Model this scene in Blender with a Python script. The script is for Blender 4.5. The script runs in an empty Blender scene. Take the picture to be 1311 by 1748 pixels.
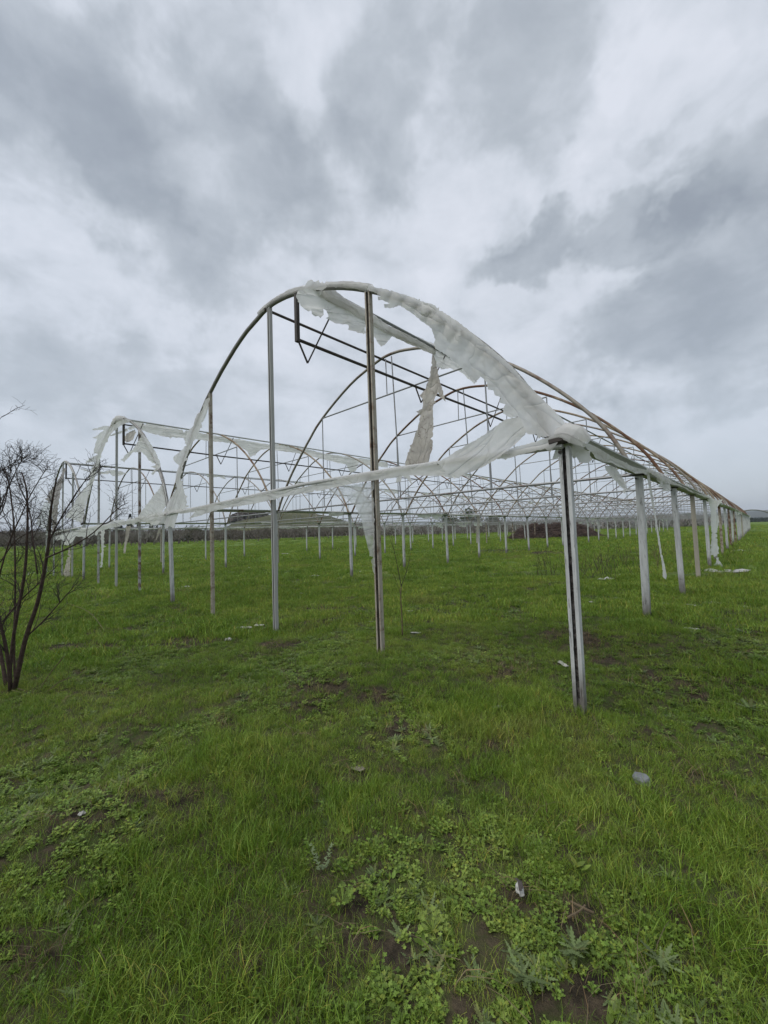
import bpy, bmesh, math, random
import numpy as np
from mathutils import Vector, Matrix, Euler
from mathutils.geometry import delaunay_2d_cdt

random.seed(7)
R = np.random.default_rng(11)
scene = bpy.context.scene
COL = scene.collection

# ------------------------------------------------------------------ camera
F_PX, YAW, PITCH, ROLL = 689.017, -0.750742, 0.0523901, -0.0310784
CAM = np.array([1.23467, -3.69724, 1.45403])
PW, PH = 1311.0, 1748.0

def cam_axes():
    cy, sy = math.cos(YAW), math.sin(YAW)
    f = np.array([sy * math.cos(PITCH), cy * math.cos(PITCH), math.sin(PITCH)])
    r = np.array([cy, -sy, 0.0])
    u = np.cross(r, f)
    c, s = math.cos(ROLL), math.sin(ROLL)
    return c * r + s * u, c * u - s * r, f

CR, CU, CF = cam_axes()
camd = bpy.data.cameras.new('camera')
cam = bpy.data.objects.new('camera', camd)
COL.objects.link(cam)
camd.sensor_fit = 'HORIZONTAL'
camd.sensor_width = 36.0
camd.lens = 36.0 * F_PX / PW
camd.clip_start = 0.05
camd.clip_end = 20000.0
M4 = Matrix.Identity(4)
for i in range(3):
    M4[i][0], M4[i][1], M4[i][2], M4[i][3] = CR[i], CU[i], -CF[i], CAM[i]
cam.matrix_world = M4
scene.camera = cam

def ray(px):
    px = np.atleast_2d(np.asarray(px, float))
    return (px[:, 0:1] - PW / 2) / F_PX * CR + (PH / 2 - px[:, 1:2]) / F_PX * CU + CF

# ------------------------------------------------------------------ exposure, sky, sun
scene.view_settings.view_transform = 'Standard'
scene.view_settings.look = 'None'
scene.view_settings.exposure = 0.2
scene.view_settings.gamma = 1.0
scene.render.engine = 'CYCLES'
scene.cycles.max_bounces = 5
scene.cycles.diffuse_bounces = 3
scene.cycles.use_denoising = True
scene.cycles.transparent_max_bounces = 16

SUN_EL, SUN_AZ = math.radians(54), math.radians(200)   # azimuth from +Y towards +X
world = bpy.data.worlds.new("World")
scene.world = world
world.use_nodes = True

class NT:
    """small helper for building node trees"""
    def __init__(s, tree):
        s.t = tree
        s.t.nodes.clear()
    def n(s, kind, **kw):
        nd = s.t.nodes.new(kind)
        ins = kw.pop('ins', {})
        for k, v in kw.items():
            setattr(nd, k, v)
        for k, v in ins.items():
            sock = nd.inputs[k]
            if isinstance(v, bpy.types.NodeSocket):
                s.t.links.new(v, sock)
            else:
                sock.default_value = v
        return nd
    def link(s, a, b):
        s.t.links.new(a, b)
    def math(s, op, a, b=None, c=None, clamp=False):
        nd = s.t.nodes.new('ShaderNodeMath')
        nd.operation = op
        nd.use_clamp = clamp
        for i, v in enumerate((a, b, c)):
            if v is None: continue
            if isinstance(v, bpy.types.NodeSocket): s.t.links.new(v, nd.inputs[i])
            else: nd.inputs[i].default_value = v
        return nd.outputs[0]
    def vmath(s, op, a, b=None, out=0, scale=None):
        nd = s.t.nodes.new('ShaderNodeVectorMath')
        nd.operation = op
        for i, v in enumerate((a, b)):
            if v is None: continue
            if isinstance(v, bpy.types.NodeSocket): s.t.links.new(v, nd.inputs[i])
            else: nd.inputs[i].default_value = v
        if scale is not None:
            if isinstance(scale, bpy.types.NodeSocket): s.t.links.new(scale, nd.inputs['Scale'])
            else: nd.inputs['Scale'].default_value = scale
        return nd.outputs[out]
    def noise(s, vec, scale, detail=3, rough=0.5, dist=0.0, out='Fac', lac=2.0):
        nd = s.n('ShaderNodeTexNoise', ins={'Scale': scale, 'Detail': detail, 'Roughness': rough, 'Distortion': dist, 'Lacunarity': lac})
        if vec is not None: s.t.links.new(vec, nd.inputs['Vector'])
        return nd.outputs[out]
    def ramp(s, fac, stops, interp='LINEAR'):
        nd = s.t.nodes.new('ShaderNodeValToRGB')
        cr = nd.color_ramp
        cr.interpolation = interp
        while len(cr.elements) < len(stops): cr.elements.new(0.5)
        for e, (p, c) in zip(cr.elements, stops):
            e.position = p
            e.color = (*c, 1.0) if len(c) == 3 else c
        s.t.links.new(fac, nd.inputs[0])
        return nd.outputs[0]
    def mix(s, fac, a, b, blend='MIX'):
        nd = s.t.nodes.new('ShaderNodeMix')
        nd.data_type = 'RGBA'
        nd.blend_type = blend
        for i, v in ((0, fac), (6, a), (7, b)):
            if isinstance(v, bpy.types.NodeSocket): s.t.links.new(v, nd.inputs[i])
            elif i == 0: nd.inputs[0].default_value = v
            else: nd.inputs[i].default_value = (*v, 1.0) if len(v) == 3 else v
        return nd.outputs[2]
    def mrange(s, v, a, b, c=0.0, d=1.0, smooth=True):
        nd = s.t.nodes.new('ShaderNodeMapRange')
        nd.interpolation_type = 'SMOOTHSTEP' if smooth else 'LINEAR'
        s.t.links.new(v, nd.inputs[0])
        for i, x in enumerate((a, b, c, d)): nd.inputs[1 + i].default_value = x
        return nd.outputs[0]

def build_sky():
    w = NT(world.node_tree)
    out = w.n('ShaderNodeOutputWorld')
    bg = w.n('ShaderNodeBackground', ins={'Strength': 1.0})
    sky = w.n('ShaderNodeTexSky')
    sky.sky_type = 'NISHITA'
    sky.sun_disc = False
    sky.sun_elevation = SUN_EL
    sky.sun_rotation = SUN_AZ
    d = w.n('ShaderNodeTexCoord').outputs['Generated']
    sep = w.n('ShaderNodeSeparateXYZ', ins={0: d})
    zc = w.math('ADD', w.math('MAXIMUM', sep.outputs[2], 0.0), 0.42)
    px = w.math('DIVIDE', sep.outputs[0], zc)
    py = w.math('DIVIDE', sep.outputs[1], zc)
    flat = w.n('ShaderNodeCombineXYZ', ins={0: px, 1: py, 2: 0.3}).outputs[0]    # cloud deck seen in perspective
    # warp of the direction, so that no cloud patch is a clean ellipse
    wn = w.noise(d, 2.6, 3, 0.55, out='Color')
    warp = w.vmath('SCALE', w.vmath('SUBTRACT', wn, (0.5, 0.5, 0.5)), scale=0.34)
    wn2 = w.noise(d, 8.0, 4, 0.6, out='Color')
    warp = w.vmath('ADD', warp, w.vmath('SCALE', w.vmath('SUBTRACT', wn2, (0.5, 0.5, 0.5)), scale=0.24))
    dw = w.vmath('ADD', d, warp)
    total = None
    # cloud patches: photograph position, half sizes in px, tilt in degrees, darkening
    for (bx, by, a, b, tilt, amp) in CLOUDS:
        v = ray([(bx, by)])[0]
        dist = np.linalg.norm(v); n = v / dist
        t = math.radians(tilt)
        ex = math.cos(t) * CR + math.sin(t) * CU
        ex = ex - n * (ex @ n); ex /= np.linalg.norm(ex)
        ey = np.cross(n, ex)
        mp = w.n('ShaderNodeMapping', vector_type='TEXTURE')
        w.link(dw, mp.inputs[0])
        Rm = Matrix(((ex[0], ey[0], n[0]), (ex[1], ey[1], n[1]), (ex[2], ey[2], n[2])))
        mp.inputs['Location'].default_value = n
        mp.inputs['Rotation'].default_value = Rm.to_euler('XYZ')
        mp.inputs['Scale'].default_value = (a / F_PX / dist * 1.0, b / F_PX / dist, 1.2)
        g = w.n('ShaderNodeTexGradient', gradient_type='SPHERICAL')
        w.link(mp.outputs[0], g.inputs[0])
        s = w.math('MULTIPLY', w.mrange(g.outputs['Fac'], 0.02, 0.58), amp)
        total = s if total is None else w.math('ADD', total, s)
    n1 = w.noise(flat, 1.6, 4, 0.55, 0.3)
    n2 = w.noise(d, 3.6, 5, 0.58, 0.25)
    n3 = w.noise(w.vmath('MULTIPLY', d, (1.0, 1.0, 1.7)), 8.0, 6, 0.6, 0.25)
    det = w.math('ADD', w.math('MULTIPLY', w.math('SUBTRACT', n1, 0.5), 0.35), w.math('ADD', w.math('MULTIPLY', w.math('SUBTRACT', n2, 0.5), 0.60), w.math('MULTIPLY', w.math('SUBTRACT', n3, 0.5), 1.05)))
    fade = w.mrange(sep.outputs[2], 0.0, 0.35, 0.35, 1.0)
    dens = w.math('ADD', w.math('MULTIPLY', det, fade), total)
    dens = w.math('DIVIDE', w.math('ADD', dens, 0.30), 1.4, clamp=True)
    col = w.ramp(dens, SKY_RAMP)
    # paler, bluer band of air near the horizon
    hz = w.mrange(sep.outputs[2], 0.0, 0.30, 1.0, 0.0)
    col = w.mix(w.math('MULTIPLY', hz, 0.55), col, HORIZON)
    skyc = w.vmath('SCALE', sky.outputs[0], scale=0.018)
    fin = w.vmath('ADD', col, skyc)
    w.link(fin, bg.inputs['Color'])
    w.link(bg.outputs[0], out.inputs[0])

CLOUDS = [
    (40, 170, 260, 260, 0, 0.42), (330, 330, 330, 200, -35, 0.36), (470, 400, 160, 120, -40, 0.16),
    (250, 110, 260, 140, 10, 0.12), (690, 190, 150, 200, -20, 0.34), (905, 160, 110, 190, 0, 0.26),
    (600, 340, 130, 90, 0, 0.14),
    (905, 425, 150, 70, 18, 0.52), (1140, 390, 170, 80, 12, 0.40), (1230, 500, 260, 170, 20, 0.44),
    (1100, 560, 170, 80, 8, 0.18), (1300, 330, 130, 110, 30, 0.30), (1240, 640, 170, 60, 10, 0.20), (1110, 235, 80, 40, 25, 0.16),
    (1290, 40, 90, 60, 20, 0.22), (140, 650, 330, 130, 0, 0.26), (560, 700, 240, 110, 0, 0.06), (60, 480, 120, 60, 0, 0.10),
    (760, 380, 140, 150, 0, -0.16), (1020, 210, 120, 120, 0, -0.20), (1150, 90, 200, 80, 0, -0.14), (70, 350, 140, 70, -10, -0.20),
    (480, 130, 100, 120, 0, -0.14), (430, 480, 90, 60, 0, -0.16), (1060, 470, 60, 40, 0, -0.10), (300, 560, 200, 60, 0, -0.1), (1250, 325, 50, 30, 10, -0.3),
]
SKY_RAMP = [(0.0, (0.625, 0.65, 0.705)), (0.215, (0.54, 0.572, 0.622)), (0.43, (0.412, 0.445, 0.482)), (0.72, (0.305, 0.334, 0.368)), (1.0, (0.25, 0.276, 0.31))]
HORIZON = (0.365, 0.405, 0.455)
build_sky()
world.cycles.sampling_method = 'NONE'

sun = bpy.data.objects.new('sun', bpy.data.lights.new('sun', 'SUN'))
COL.objects.link(sun)
sun.data.energy = 1.5
sun.data.angle = math.radians(35)
sun.data.color = (1.0, 0.96, 0.9)
sv = Vector((math.sin(SUN_AZ) * math.cos(SUN_EL), math.cos(SUN_AZ) * math.cos(SUN_EL), math.sin(SUN_EL)))
sun.rotation_euler = sv.to_track_quat('Z', 'Y').to_euler()
sun.location = sv * 50

# ------------------------------------------------------------------ object helpers
def mesh_obj(name, verts, faces, mat=None, parent=None, origin=None, smooth=False, mats=None, fmat=None):
    verts = np.asarray(verts, float).reshape(-1, 3)
    o0 = np.zeros(3) if origin is None else np.asarray(origin, float)
    me = bpy.data.meshes.new(name)
    me.from_pydata((verts - o0).tolist(), [], [list(map(int, f)) for f in faces])
    if smooth:
        me.polygons.foreach_set('use_smooth', [True] * len(me.polygons))
    if mats:
        for m in mats: me.materials.append(m)
        if fmat is not None: me.polygons.foreach_set('material_index', list(fmat))
    elif mat: me.materials.append(mat)
    me.update()
    o = bpy.data.objects.new(name, me)
    COL.objects.link(o)
    o.location = o0
    if parent is not None:
        o.parent = parent
        o.location = o0 - parent_world(parent)
    return o

def parent_world(o):
    p = np.zeros(3)
    while o is not None:
        p += np.array(o.location)
        o = o.parent
    return p

def empty(name, loc):
    o = bpy.data.objects.new(name, None)
    o.empty_display_size = 0.3
    o.location = loc
    COL.objects.link(o)
    return o

def tag(o, label=None, cat=None, group=None, kind=None):
    if label: o['label'] = label
    if cat: o['category'] = cat
    if group: o['group'] = group
    if kind: o['kind'] = kind
    return o

class MB:
    """collects shapes for one mesh"""
    def __init__(s):
        s.v = []; s.f = []; s.n = 0
    def add(s, v, f):
        v = np.asarray(v, float).reshape(-1, 3)
        s.v.append(v)
        s.f += [[int(i) + s.n for i in q] for q in f]
        s.n += len(v)
    def tube(s, pts, rad, sides=6, caps=True, up=(0, 0, 1)):
        v, f = tube(pts, rad, sides, caps, up)
        s.add(v, f)
    def box(s, lo, hi):
        x0, y0, z0 = lo; x1, y1, z1 = hi
        v = [(x0, y0, z0), (x1, y0, z0), (x1, y1, z0), (x0, y1, z0), (x0, y0, z1), (x1, y0, z1), (x1, y1, z1), (x0, y1, z1)]
        s.add(v, [(0, 3, 2, 1), (4, 5, 6, 7), (0, 1, 5, 4), (1, 2, 6, 5), (2, 3, 7, 6), (3, 0, 4, 7)])
    def build(s, name, mat=None, parent=None, origin=None, smooth=False):
        v = np.concatenate(s.v) if s.v else np.zeros((0, 3))
        return mesh_obj(name, v, s.f, mat, parent, origin, smooth)

def tube(pts, rad, sides=6, caps=True, up=(0, 0, 1)):
    pts = np.asarray(pts, float)
    n = len(pts)
    rad = np.asarray(rad, float)
    if rad.ndim == 0: rad = np.full((n, 2), float(rad))
    elif rad.ndim == 1 and len(rad) == 2 and n != 2: rad = np.tile(rad, (n, 1))
    elif rad.ndim == 1: rad = np.stack([rad, rad], 1)
    t = np.gradient(pts, axis=0)
    t /= np.maximum(np.linalg.norm(t, axis=1, keepdims=True), 1e-9)
    a = np.asarray(up, float)
    if abs(t[0] @ a) > 0.95: a = np.array([1.0, 0, 0]) if abs(t[0][0]) < 0.9 else np.array([0, 1.0, 0])
    u = np.zeros_like(pts); prev = a
    for i in range(n):
        q = prev - t[i] * (prev @ t[i])
        q /= max(np.linalg.norm(q), 1e-9)
        u[i] = q; prev = q
    w = np.cross(t, u)
    ang = np.arange(sides) / sides * 2 * math.pi + math.pi / sides
    v = pts[:, None, :] + (np.cos(ang)[None, :, None] * u[:, None, :] * rad[:, 0][:, None, None] + np.sin(ang)[None, :, None] * w[:, None, :] * rad[:, 1][:, None, None])
    v = v.reshape(-1, 3)
    f = []
    for i in range(n - 1):
        for k in range(sides):
            k2 = (k + 1) % sides
            f.append((i * sides + k, i * sides + k2, (i + 1) * sides + k2, (i + 1) * sides + k))
    if caps:
        f.append(tuple(reversed(range(sides))))
        f.append(tuple((n - 1) * sides + k for k in range(sides)))
    return v, f

# value noise in numpy
def _h(ix, iy, seed):
    n = (ix.astype(np.int64) * 374761393 + iy.astype(np.int64) * 668265263 + seed * 974711) & 0x7fffffff
    n = ((n ^ (n >> 13)) * 1274126177) & 0x7fffffff
    n = n ^ (n >> 16)
    return (n & 0xffff) / 65535.0
def vnoise(x, y, seed=0):
    x = np.asarray(x, float); y = np.asarray(y, float)
    ix = np.floor(x); iy = np.floor(y)
    fx = x - ix; fy = y - iy
    fx = fx * fx * (3 - 2 * fx); fy = fy * fy * (3 - 2 * fy)
    a = _h(ix, iy, seed); b = _h(ix + 1, iy, seed); c = _h(ix, iy + 1, seed); d = _h(ix + 1, iy + 1, seed)
    return (a * (1 - fx) + b * fx) * (1 - fy) + (c * (1 - fx) + d * fx) * fy
def fbm(x, y, seed=0, oct=4):
    s = 0; a = 0.5; t = 0
    for i in range(oct):
        s = s + a * vnoise(x * 2 ** i, y * 2 ** i, seed + i * 17); t += a; a *= 0.5
    return s / t
def sstep(a, b, x):
    t = np.clip((x - a) / (b - a), 0, 1)
    return t * t * (3 - 2 * t)

# ------------------------------------------------------------------ ground height
BW, SP, NK = 9.52, 3.0, 24            # span width, post spacing, number of bays in length
EAVE = 2.20
ANCH = np.array([(0, 0, -.17), (0, 3, .15), (0, 6, .07), (0, 9, .06), (0, 15, .09), (0, 21, .15), (-9.52, 0, -.08), (-9.52, 6, -.10), (-9.52, 12, -.05),
                 (-9.52, 18, .02), (-4.7, 0, -.08), (-2.4, 0, -.03), (-7.1, 0, -.13), (-14.2, 0, -.08), (-19.04, 0, -.14), (-28.5, 0, -.33), (-27, 8, -.2),
                 (1.2, -3.7, 0), (-4.6, -3.2, -.1), (5, -2, .02), (5, 6, .10), (-12, -8, -.2), (-19, 12, -.1), (6, 20, .15), (-30, 25, 0)], float)
def gz(x, y):
    x = np.asarray(x, float); y = np.asarray(y, float)
    num = 0; den = 0
    for ax, ay, az in ANCH:
        w = 1.0 / ((x - ax) ** 2 + (y - ay) ** 2 + 0.5) ** 1.5
        num = num + w * az; den = den + w
    r = np.hypot(x - CAM[0], y - CAM[1])
    b = num / den * (1 - sstep(28, 60, r)) + 0.95 * sstep(25, 140, r)
    near = 1 - sstep(60, 200, r)
    b = b + near * (0.05 * (fbm(x / 1.9, y / 1.9, 3) - .5) + 0.15 * (fbm(x / 0.75 + 9, y / 0.75, 5, 3) - .5) * (1 - sstep(18, 40, r)))
    b = b + 0.5 * (fbm(x / 30, y / 30, 8) - .5) * sstep(25, 90, r)
    return b
def gzs(x, y): return float(gz(np.array([x]), np.array([y]))[0])

def onZ(px, it=4):
    """point of the ground under a photograph position"""
    d = ray(px); z = np.zeros(len(d))
    for _ in range(it):
        t = (z - CAM[2]) / d[:, 2]
        P = CAM + t[:, None] * d
        z = gz(P[:, 0], P[:, 1])
    P[:, 2] = z
    return P
def onY(px, Y):
    d = ray(px); return CAM + ((Y - CAM[1]) / d[:, 1])[:, None] * d
def onX(px, X):
    d = ray(px); return CAM + ((X - CAM[0]) / d[:, 0])[:, None] * d
def onV(px, A, B):
    """vertical plane through two ground points"""
    n = np.array([B[1] - A[1], A[0] - B[0], 0.0]); n /= np.linalg.norm(n)
    d = ray(px); t = ((np.array([A[0], A[1], 0]) - CAM) @ n) / (d @ n)
    return CAM + t[:, None] * d
# ------------------------------------------------------------------ materials
def mat(name):
    m = bpy.data.materials.new(name)
    m.use_nodes = True
    n = NT(m.node_tree)
    out = n.n('ShaderNodeOutputMaterial')
    return m, n, out

def metal_mat(name, base, rust_lo, rust_hi, dark=(0.03, 0.022, 0.018), rough=0.55, metal=0.25, rusts=((0.16, 0.07, 0.032), (0.085, 0.047, 0.028)), scale=5.0, rnd=0.12):
    m, n, out = mat(name)
    geo = n.n('ShaderNodeNewGeometry').outputs['Position']
    oi = n.n('ShaderNodeObjectInfo').outputs['Random']
    a = n.noise(geo, scale, 6, 0.62, 0.4)
    b = n.noise(geo, scale * 7, 4, 0.6)
    v = n.math('ADD', n.math('ADD', n.math('MULTIPLY', a, 0.75), n.math('MULTIPLY', b, 0.25)), n.math('MULTIPLY', n.math('SUBTRACT', oi, 0.5), rnd * 2))
    fac = n.mrange(v, rust_lo, rust_hi)
    rc = n.mix(n.noise(geo, scale * 4, 4), rusts[0], rusts[1])
    strk = n.vmath('MULTIPLY', geo, (9.0, 9.0, 0.9))
    bc = n.mix(n.mrange(n.noise(strk, scale * 0.5, 5, 0.6), 0.4, 0.75), base, tuple(c * 0.8 for c in base))
    col = n.mix(fac, bc, rc)
    p = n.n('ShaderNodeBsdfPrincipled', ins={'Base Color': col, 'Roughness': rough})
    n.link(n.math('MULTIPLY', n.math('SUBTRACT', 1.0, fac), metal), p.inputs['Metallic'])
    bm_ = n.n('ShaderNodeBump', ins={'Strength': 0.25, 'Distance': 0.004, 'Height': b})
    n.link(bm_.outputs[0], p.inputs['Normal'])
    n.link(p.outputs[0], out.inputs[0])
    return m

def post_mat(name, base, lo, hi):
    m, n, out = mat(name)
    geo = n.n('ShaderNodeNewGeometry').outputs['Position']
    tc = n.n('ShaderNodeTexCoord').outputs['Object']
    z = n.n('ShaderNodeSeparateXYZ', ins={0: tc}).outputs[2]
    strk = n.vmath('MULTIPLY', geo, (14.0, 14.0, 1.3))
    st = n.noise(strk, 2.2, 5, 0.6)
    sp = n.noise(geo, 38, 4, 0.6)
    bl = n.noise(geo, 5, 5, 0.65)
    col = n.mix(n.mrange(st, 0.35, 0.72), base, tuple(c * 0.70 for c in base))
    rust = n.math('MAXIMUM', n.mrange(n.math('ADD', n.math('MULTIPLY', bl, .7), n.math('MULTIPLY', st, .3)), lo, hi), n.mrange(sp, 0.68, 0.74))
    col = n.mix(rust, col, n.mix(n.noise(geo, 20, 3), (0.20, 0.10, 0.05), (0.07, 0.05, 0.04)))
    st2 = n.noise(n.vmath('MULTIPLY', geo, (30.0, 30.0, 3.0)), 1.6, 5, 0.65)
    col = n.mix(n.math('MULTIPLY', n.mrange(st2, 0.585, 0.66), 0.75), col, (0.045, 0.04, 0.035))
    dirt = n.math('MULTIPLY', n.mrange(n.math('ADD', z, n.math('MULTIPLY', bl, -0.55)), 0.05, 0.5, 1.0, 0.0), 0.8)
    col = n.mix(dirt, col, (0.075, 0.06, 0.045))
    p = n.n('ShaderNodeBsdfPrincipled', ins={'Base Color': col, 'Roughness': 0.62})
    n.link(p.outputs[0], out.inputs[0])
    return m
M_POST = post_mat('white_painted_steel', (0.53, 0.54, 0.535), 0.58, 0.70)
M_POST_OLD = metal_mat('white_painted_steel', (0.50, 0.52, 0.54), 0.66, 0.80, metal=0.05, rough=0.6, scale=6, rnd=0.03)
M_POST_RUSTY = metal_mat('rust_stained_painted_steel', (0.37, 0.335, 0.275), 0.47, 0.66, metal=0.05, rough=0.65, scale=6)
M_ENDPOST = metal_mat('weathered_galvanised_steel', (0.40, 0.40, 0.385), 0.54, 0.70, metal=0.15, rough=0.6, scale=6)
M_ARCH = metal_mat('rust_mottled_arch_steel', (0.27, 0.24, 0.20), 0.47, 0.66, metal=0.25, scale=2.2, rnd=0.10)
M_ARCH_END = metal_mat('weathered_end_arch_steel', (0.22, 0.21, 0.195), 0.58, 0.75, metal=0.2, scale=2.6, rnd=0.0)
M_ARCH_RUST = metal_mat('rusty_arch_steel', (0.31, 0.25, 0.18), 0.36, 0.56, metal=0.1, rough=0.8, scale=2.4, rnd=0.12)
M_TIE = metal_mat('grey_galvanised_tube', (0.27, 0.275, 0.28), 0.62, 0.8, metal=0.35, scale=3)
M_DARK = metal_mat('dark_brown_steel', (0.055, 0.045, 0.04), 0.5, 0.75, metal=0.1, rough=0.7, rusts=((0.10, 0.04, 0.02), (0.06, 0.03, 0.02)), scale=5)
M_WEB = metal_mat('black_rusted_steel', (0.03, 0.025, 0.022), 0.40, 0.62, metal=0.0, rough=0.9, rusts=((0.085, 0.045, 0.03), (0.28, 0.28, 0.27)), scale=11)
M_GUTTER = metal_mat('weathered_gutter_sheet', (0.44, 0.445, 0.435), 0.60, 0.78, metal=0.0, scale=3)

def film_mat(name, col, dirt, transp=0.12, trans=0.66, veins=1.0):
    m, n, out = mat(name)
    geo = n.n('ShaderNodeNewGeometry').outputs['Position']
    big = n.noise(geo, 2.2, 5, 0.6, 0.6)
    w = n.noise(geo, 3.5, 4, 0.6, out='Color')
    pv = n.vmath('ADD', geo, n.vmath('SCALE', w, scale=0.35))
    vor = n.n('ShaderNodeTexVoronoi', feature='DISTANCE_TO_EDGE', ins={'Scale': 5.5})
    n.link(pv, vor.inputs['Vector'])
    vein = n.math('MULTIPLY', n.mrange(vor.outputs['Distance'], 0.0, 0.07, 1.0, 0.0), n.mrange(n.noise(geo, 4.0, 3), 0.42, 0.62))
    qd = n.noise(geo, 4.2, 3, 0.55, 0.8)
    fold_lines = n.math('POWER', n.math('SUBTRACT', 1.0, n.math('ABSOLUTE', n.math('SUBTRACT', n.math('MULTIPLY', qd, 2.0), 1.0)), clamp=True), 12.0)  # narrow darker lines along ridges of the noise
    dfac = n.math('ADD', n.math('ADD', n.math('MULTIPLY', n.mrange(big, 0.42, 0.75), 0.5), n.math('MULTIPLY', fold_lines, 0.18 * veins)), n.math('MULTIPLY', vein, 0.8 * veins), clamp=True)
    c = n.mix(dfac, col, dirt)
    fine = n.noise(geo, 16, 2, 0.5, 0.8)
    fold = n.n('ShaderNodeAttribute', attribute_name='fold').outputs['Vector']     # along and across the sheet
    fw = n.vmath('ADD', fold, n.vmath('SCALE', n.noise(fold, 1.2, 2, 0.5, out='Color'), scale=0.22))
    def crease(vec, sc, pw):
        q = n.noise(vec, sc, 1, 0.5, 0.0)
        return n.math('POWER', n.math('SUBTRACT', 1.0, n.math('ABSOLUTE', n.math('SUBTRACT', n.math('MULTIPLY', q, 2.0), 1.0)), clamp=True), pw)
    long_ = n.vmath('MULTIPLY', fw, (0.55, 5.0, 1.0))
    crs = n.math('ADD', crease(long_, 1.4, 9.0), n.math('MULTIPLY', crease(n.vmath('MULTIPLY', fw, (1.6, 2.6, 1.0)), 1.5, 16.0), 0.8))
    soft = n.noise(long_, 0.9, 2, 0.5)
    bump = n.n('ShaderNodeBump', ins={'Strength': 0.75, 'Distance': 0.016, 'Height': n.math('ADD', crs, n.math('MULTIPLY', soft, 2.2))})
    c = n.mix(n.math('MULTIPLY', crs, 0.16), c, dirt)
    p = n.n('ShaderNodeBsdfPrincipled', ins={'Base Color': c, 'Roughness': 0.38, 'Normal': bump.outputs[0]})
    t = n.n('ShaderNodeBsdfTranslucent', ins={'Color': c, 'Normal': bump.outputs[0]})
    mx = n.n('ShaderNodeMixShader', ins={0: trans, 1: p.outputs[0], 2: t.outputs[0]})
    tr = n.n('ShaderNodeBsdfTransparent')
    tf = n.mrange(n.noise(geo, 5.0, 5, 0.6), 0.3, 0.7, transp * 0.4, transp * 1.6)
    mx2 = n.n('ShaderNodeMixShader', ins={0: tf, 1: mx.outputs[0], 2: tr.outputs[0]})
    n.link(mx2.outputs[0], out.inputs[0])
    return m
M_FILM = film_mat('white_polythene_film', (0.92, 0.915, 0.90), (0.62, 0.60, 0.56), 0.05, 0.66, 0.0)
M_FILM_DIRTY = film_mat('dirty_polythene_film', (0.60, 0.555, 0.49), (0.26, 0.21, 0.17), 0.05, 0.38, 1.2)
M_FILM_BROWN = film_mat('brown_dirty_film', (0.25, 0.22, 0.19), (0.14, 0.115, 0.095), 0.02, 0.12, 1.2)
M_FILM_THIN = film_mat('thin_polythene_film', (0.84, 0.86, 0.86), (0.62, 0.63, 0.62), 0.38, 0.7, 0.5)

def plain(name, c0, c1, scale=8, rough=0.8, bump=0.3, dist=0.01, spec=0.3):
    m, n, out = mat(name)
    geo = n.n('ShaderNodeNewGeometry').outputs['Position']
    a = n.noise(geo, scale, 6, 0.62, 0.3)
    col = n.mix(n.mrange(a, 0.3, 0.7), c0, c1)
    b = n.n('ShaderNodeBump', ins={'Strength': bump, 'Distance': dist, 'Height': a})
    p = n.n('ShaderNodeBsdfPrincipled', ins={'Base Color': col, 'Roughness': rough, 'Normal': b.outputs[0], 'Specular IOR Level': spec})
    n.link(p.outputs[0], out.inputs[0])
    return m
M_BARK = plain('dark_reddish_bark', (0.035, 0.022, 0.017), (0.075, 0.05, 0.04), 25, 0.85, 0.6)
M_TWIG = plain('thin_twig_bark', (0.03, 0.024, 0.022), (0.07, 0.055, 0.048), 12, 0.85)
M_ORCH = plain('orchard_bark', (0.10, 0.083, 0.074), (0.18, 0.155, 0.14), 1.5, 0.9)
M_ORCH2 = plain('pale_orchard_twigs', (0.19, 0.175, 0.16), (0.30, 0.28, 0.265), 0.6, 0.9)
M_DRY = plain('dry_straw_stalk', (0.16, 0.125, 0.075), (0.09, 0.065, 0.04), 9, 0.9)
M_DSTALK = plain('dark_dead_stalk', (0.04, 0.03, 0.025), (0.085, 0.065, 0.05), 9, 0.9)
M_ROCK = plain('brown_rock', (0.05, 0.045, 0.042), (0.14, 0.125, 0.115), 0.35, 0.95, 1.0, 0.8)
M_BRUSH = plain('reddish_brush', (0.075, 0.056, 0.05), (0.16, 0.115, 0.10), 1.2, 0.95)

def leaf_mat(name, c0, c1, c2, trans=0.24, pos_scale=0.9, dry=False, toned=False):
    m, n, out = mat(name)
    geo = n.n('ShaderNodeNewGeometry').outputs['Position']
    oi = n.n('ShaderNodeObjectInfo').outputs['Random']
    a = n.noise(geo, pos_scale, 4, 0.6)
    far_ = n.noise(geo, pos_scale * 0.2, 4, 0.65)
    a2 = n.noise(geo, pos_scale * 7, 3, 0.6)
    v = n.math('ADD', n.math('MULTIPLY', a, 0.65), n.math('ADD', n.math('MULTIPLY', a2, 0.2), n.math('MULTIPLY', oi, 0.28)))
    v = n.math('ADD', v, n.math('MULTIPLY', n.math('SUBTRACT', far_, 0.5), 0.55))
    col = n.ramp(v, [(0.30, c0), (0.55, c1), (0.8, c2)])
    if toned: col = n.mix(1.0, col, n.n('ShaderNodeAttribute', attribute_name='tone').outputs['Color'], 'MULTIPLY')
    if dry: col = n.mix(n.math('MULTIPLY', n.mrange(n.noise(geo, 0.55, 5, 0.65), 0.56, 0.72), 0.6), col, (0.20, 0.165, 0.07))
    p = n.n('ShaderNodeBsdfPrincipled', ins={'Base Color': col, 'Roughness': 0.45, 'Specular IOR Level': 0.3})
    t = n.n('ShaderNodeBsdfTranslucent', ins={'Color': col})
    mx = n.n('ShaderNodeMixShader', ins={0: trans, 1: p.outputs[0], 2: t.outputs[0]})
    n.link(mx.outputs[0], out.inputs[0])
    return m
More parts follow.
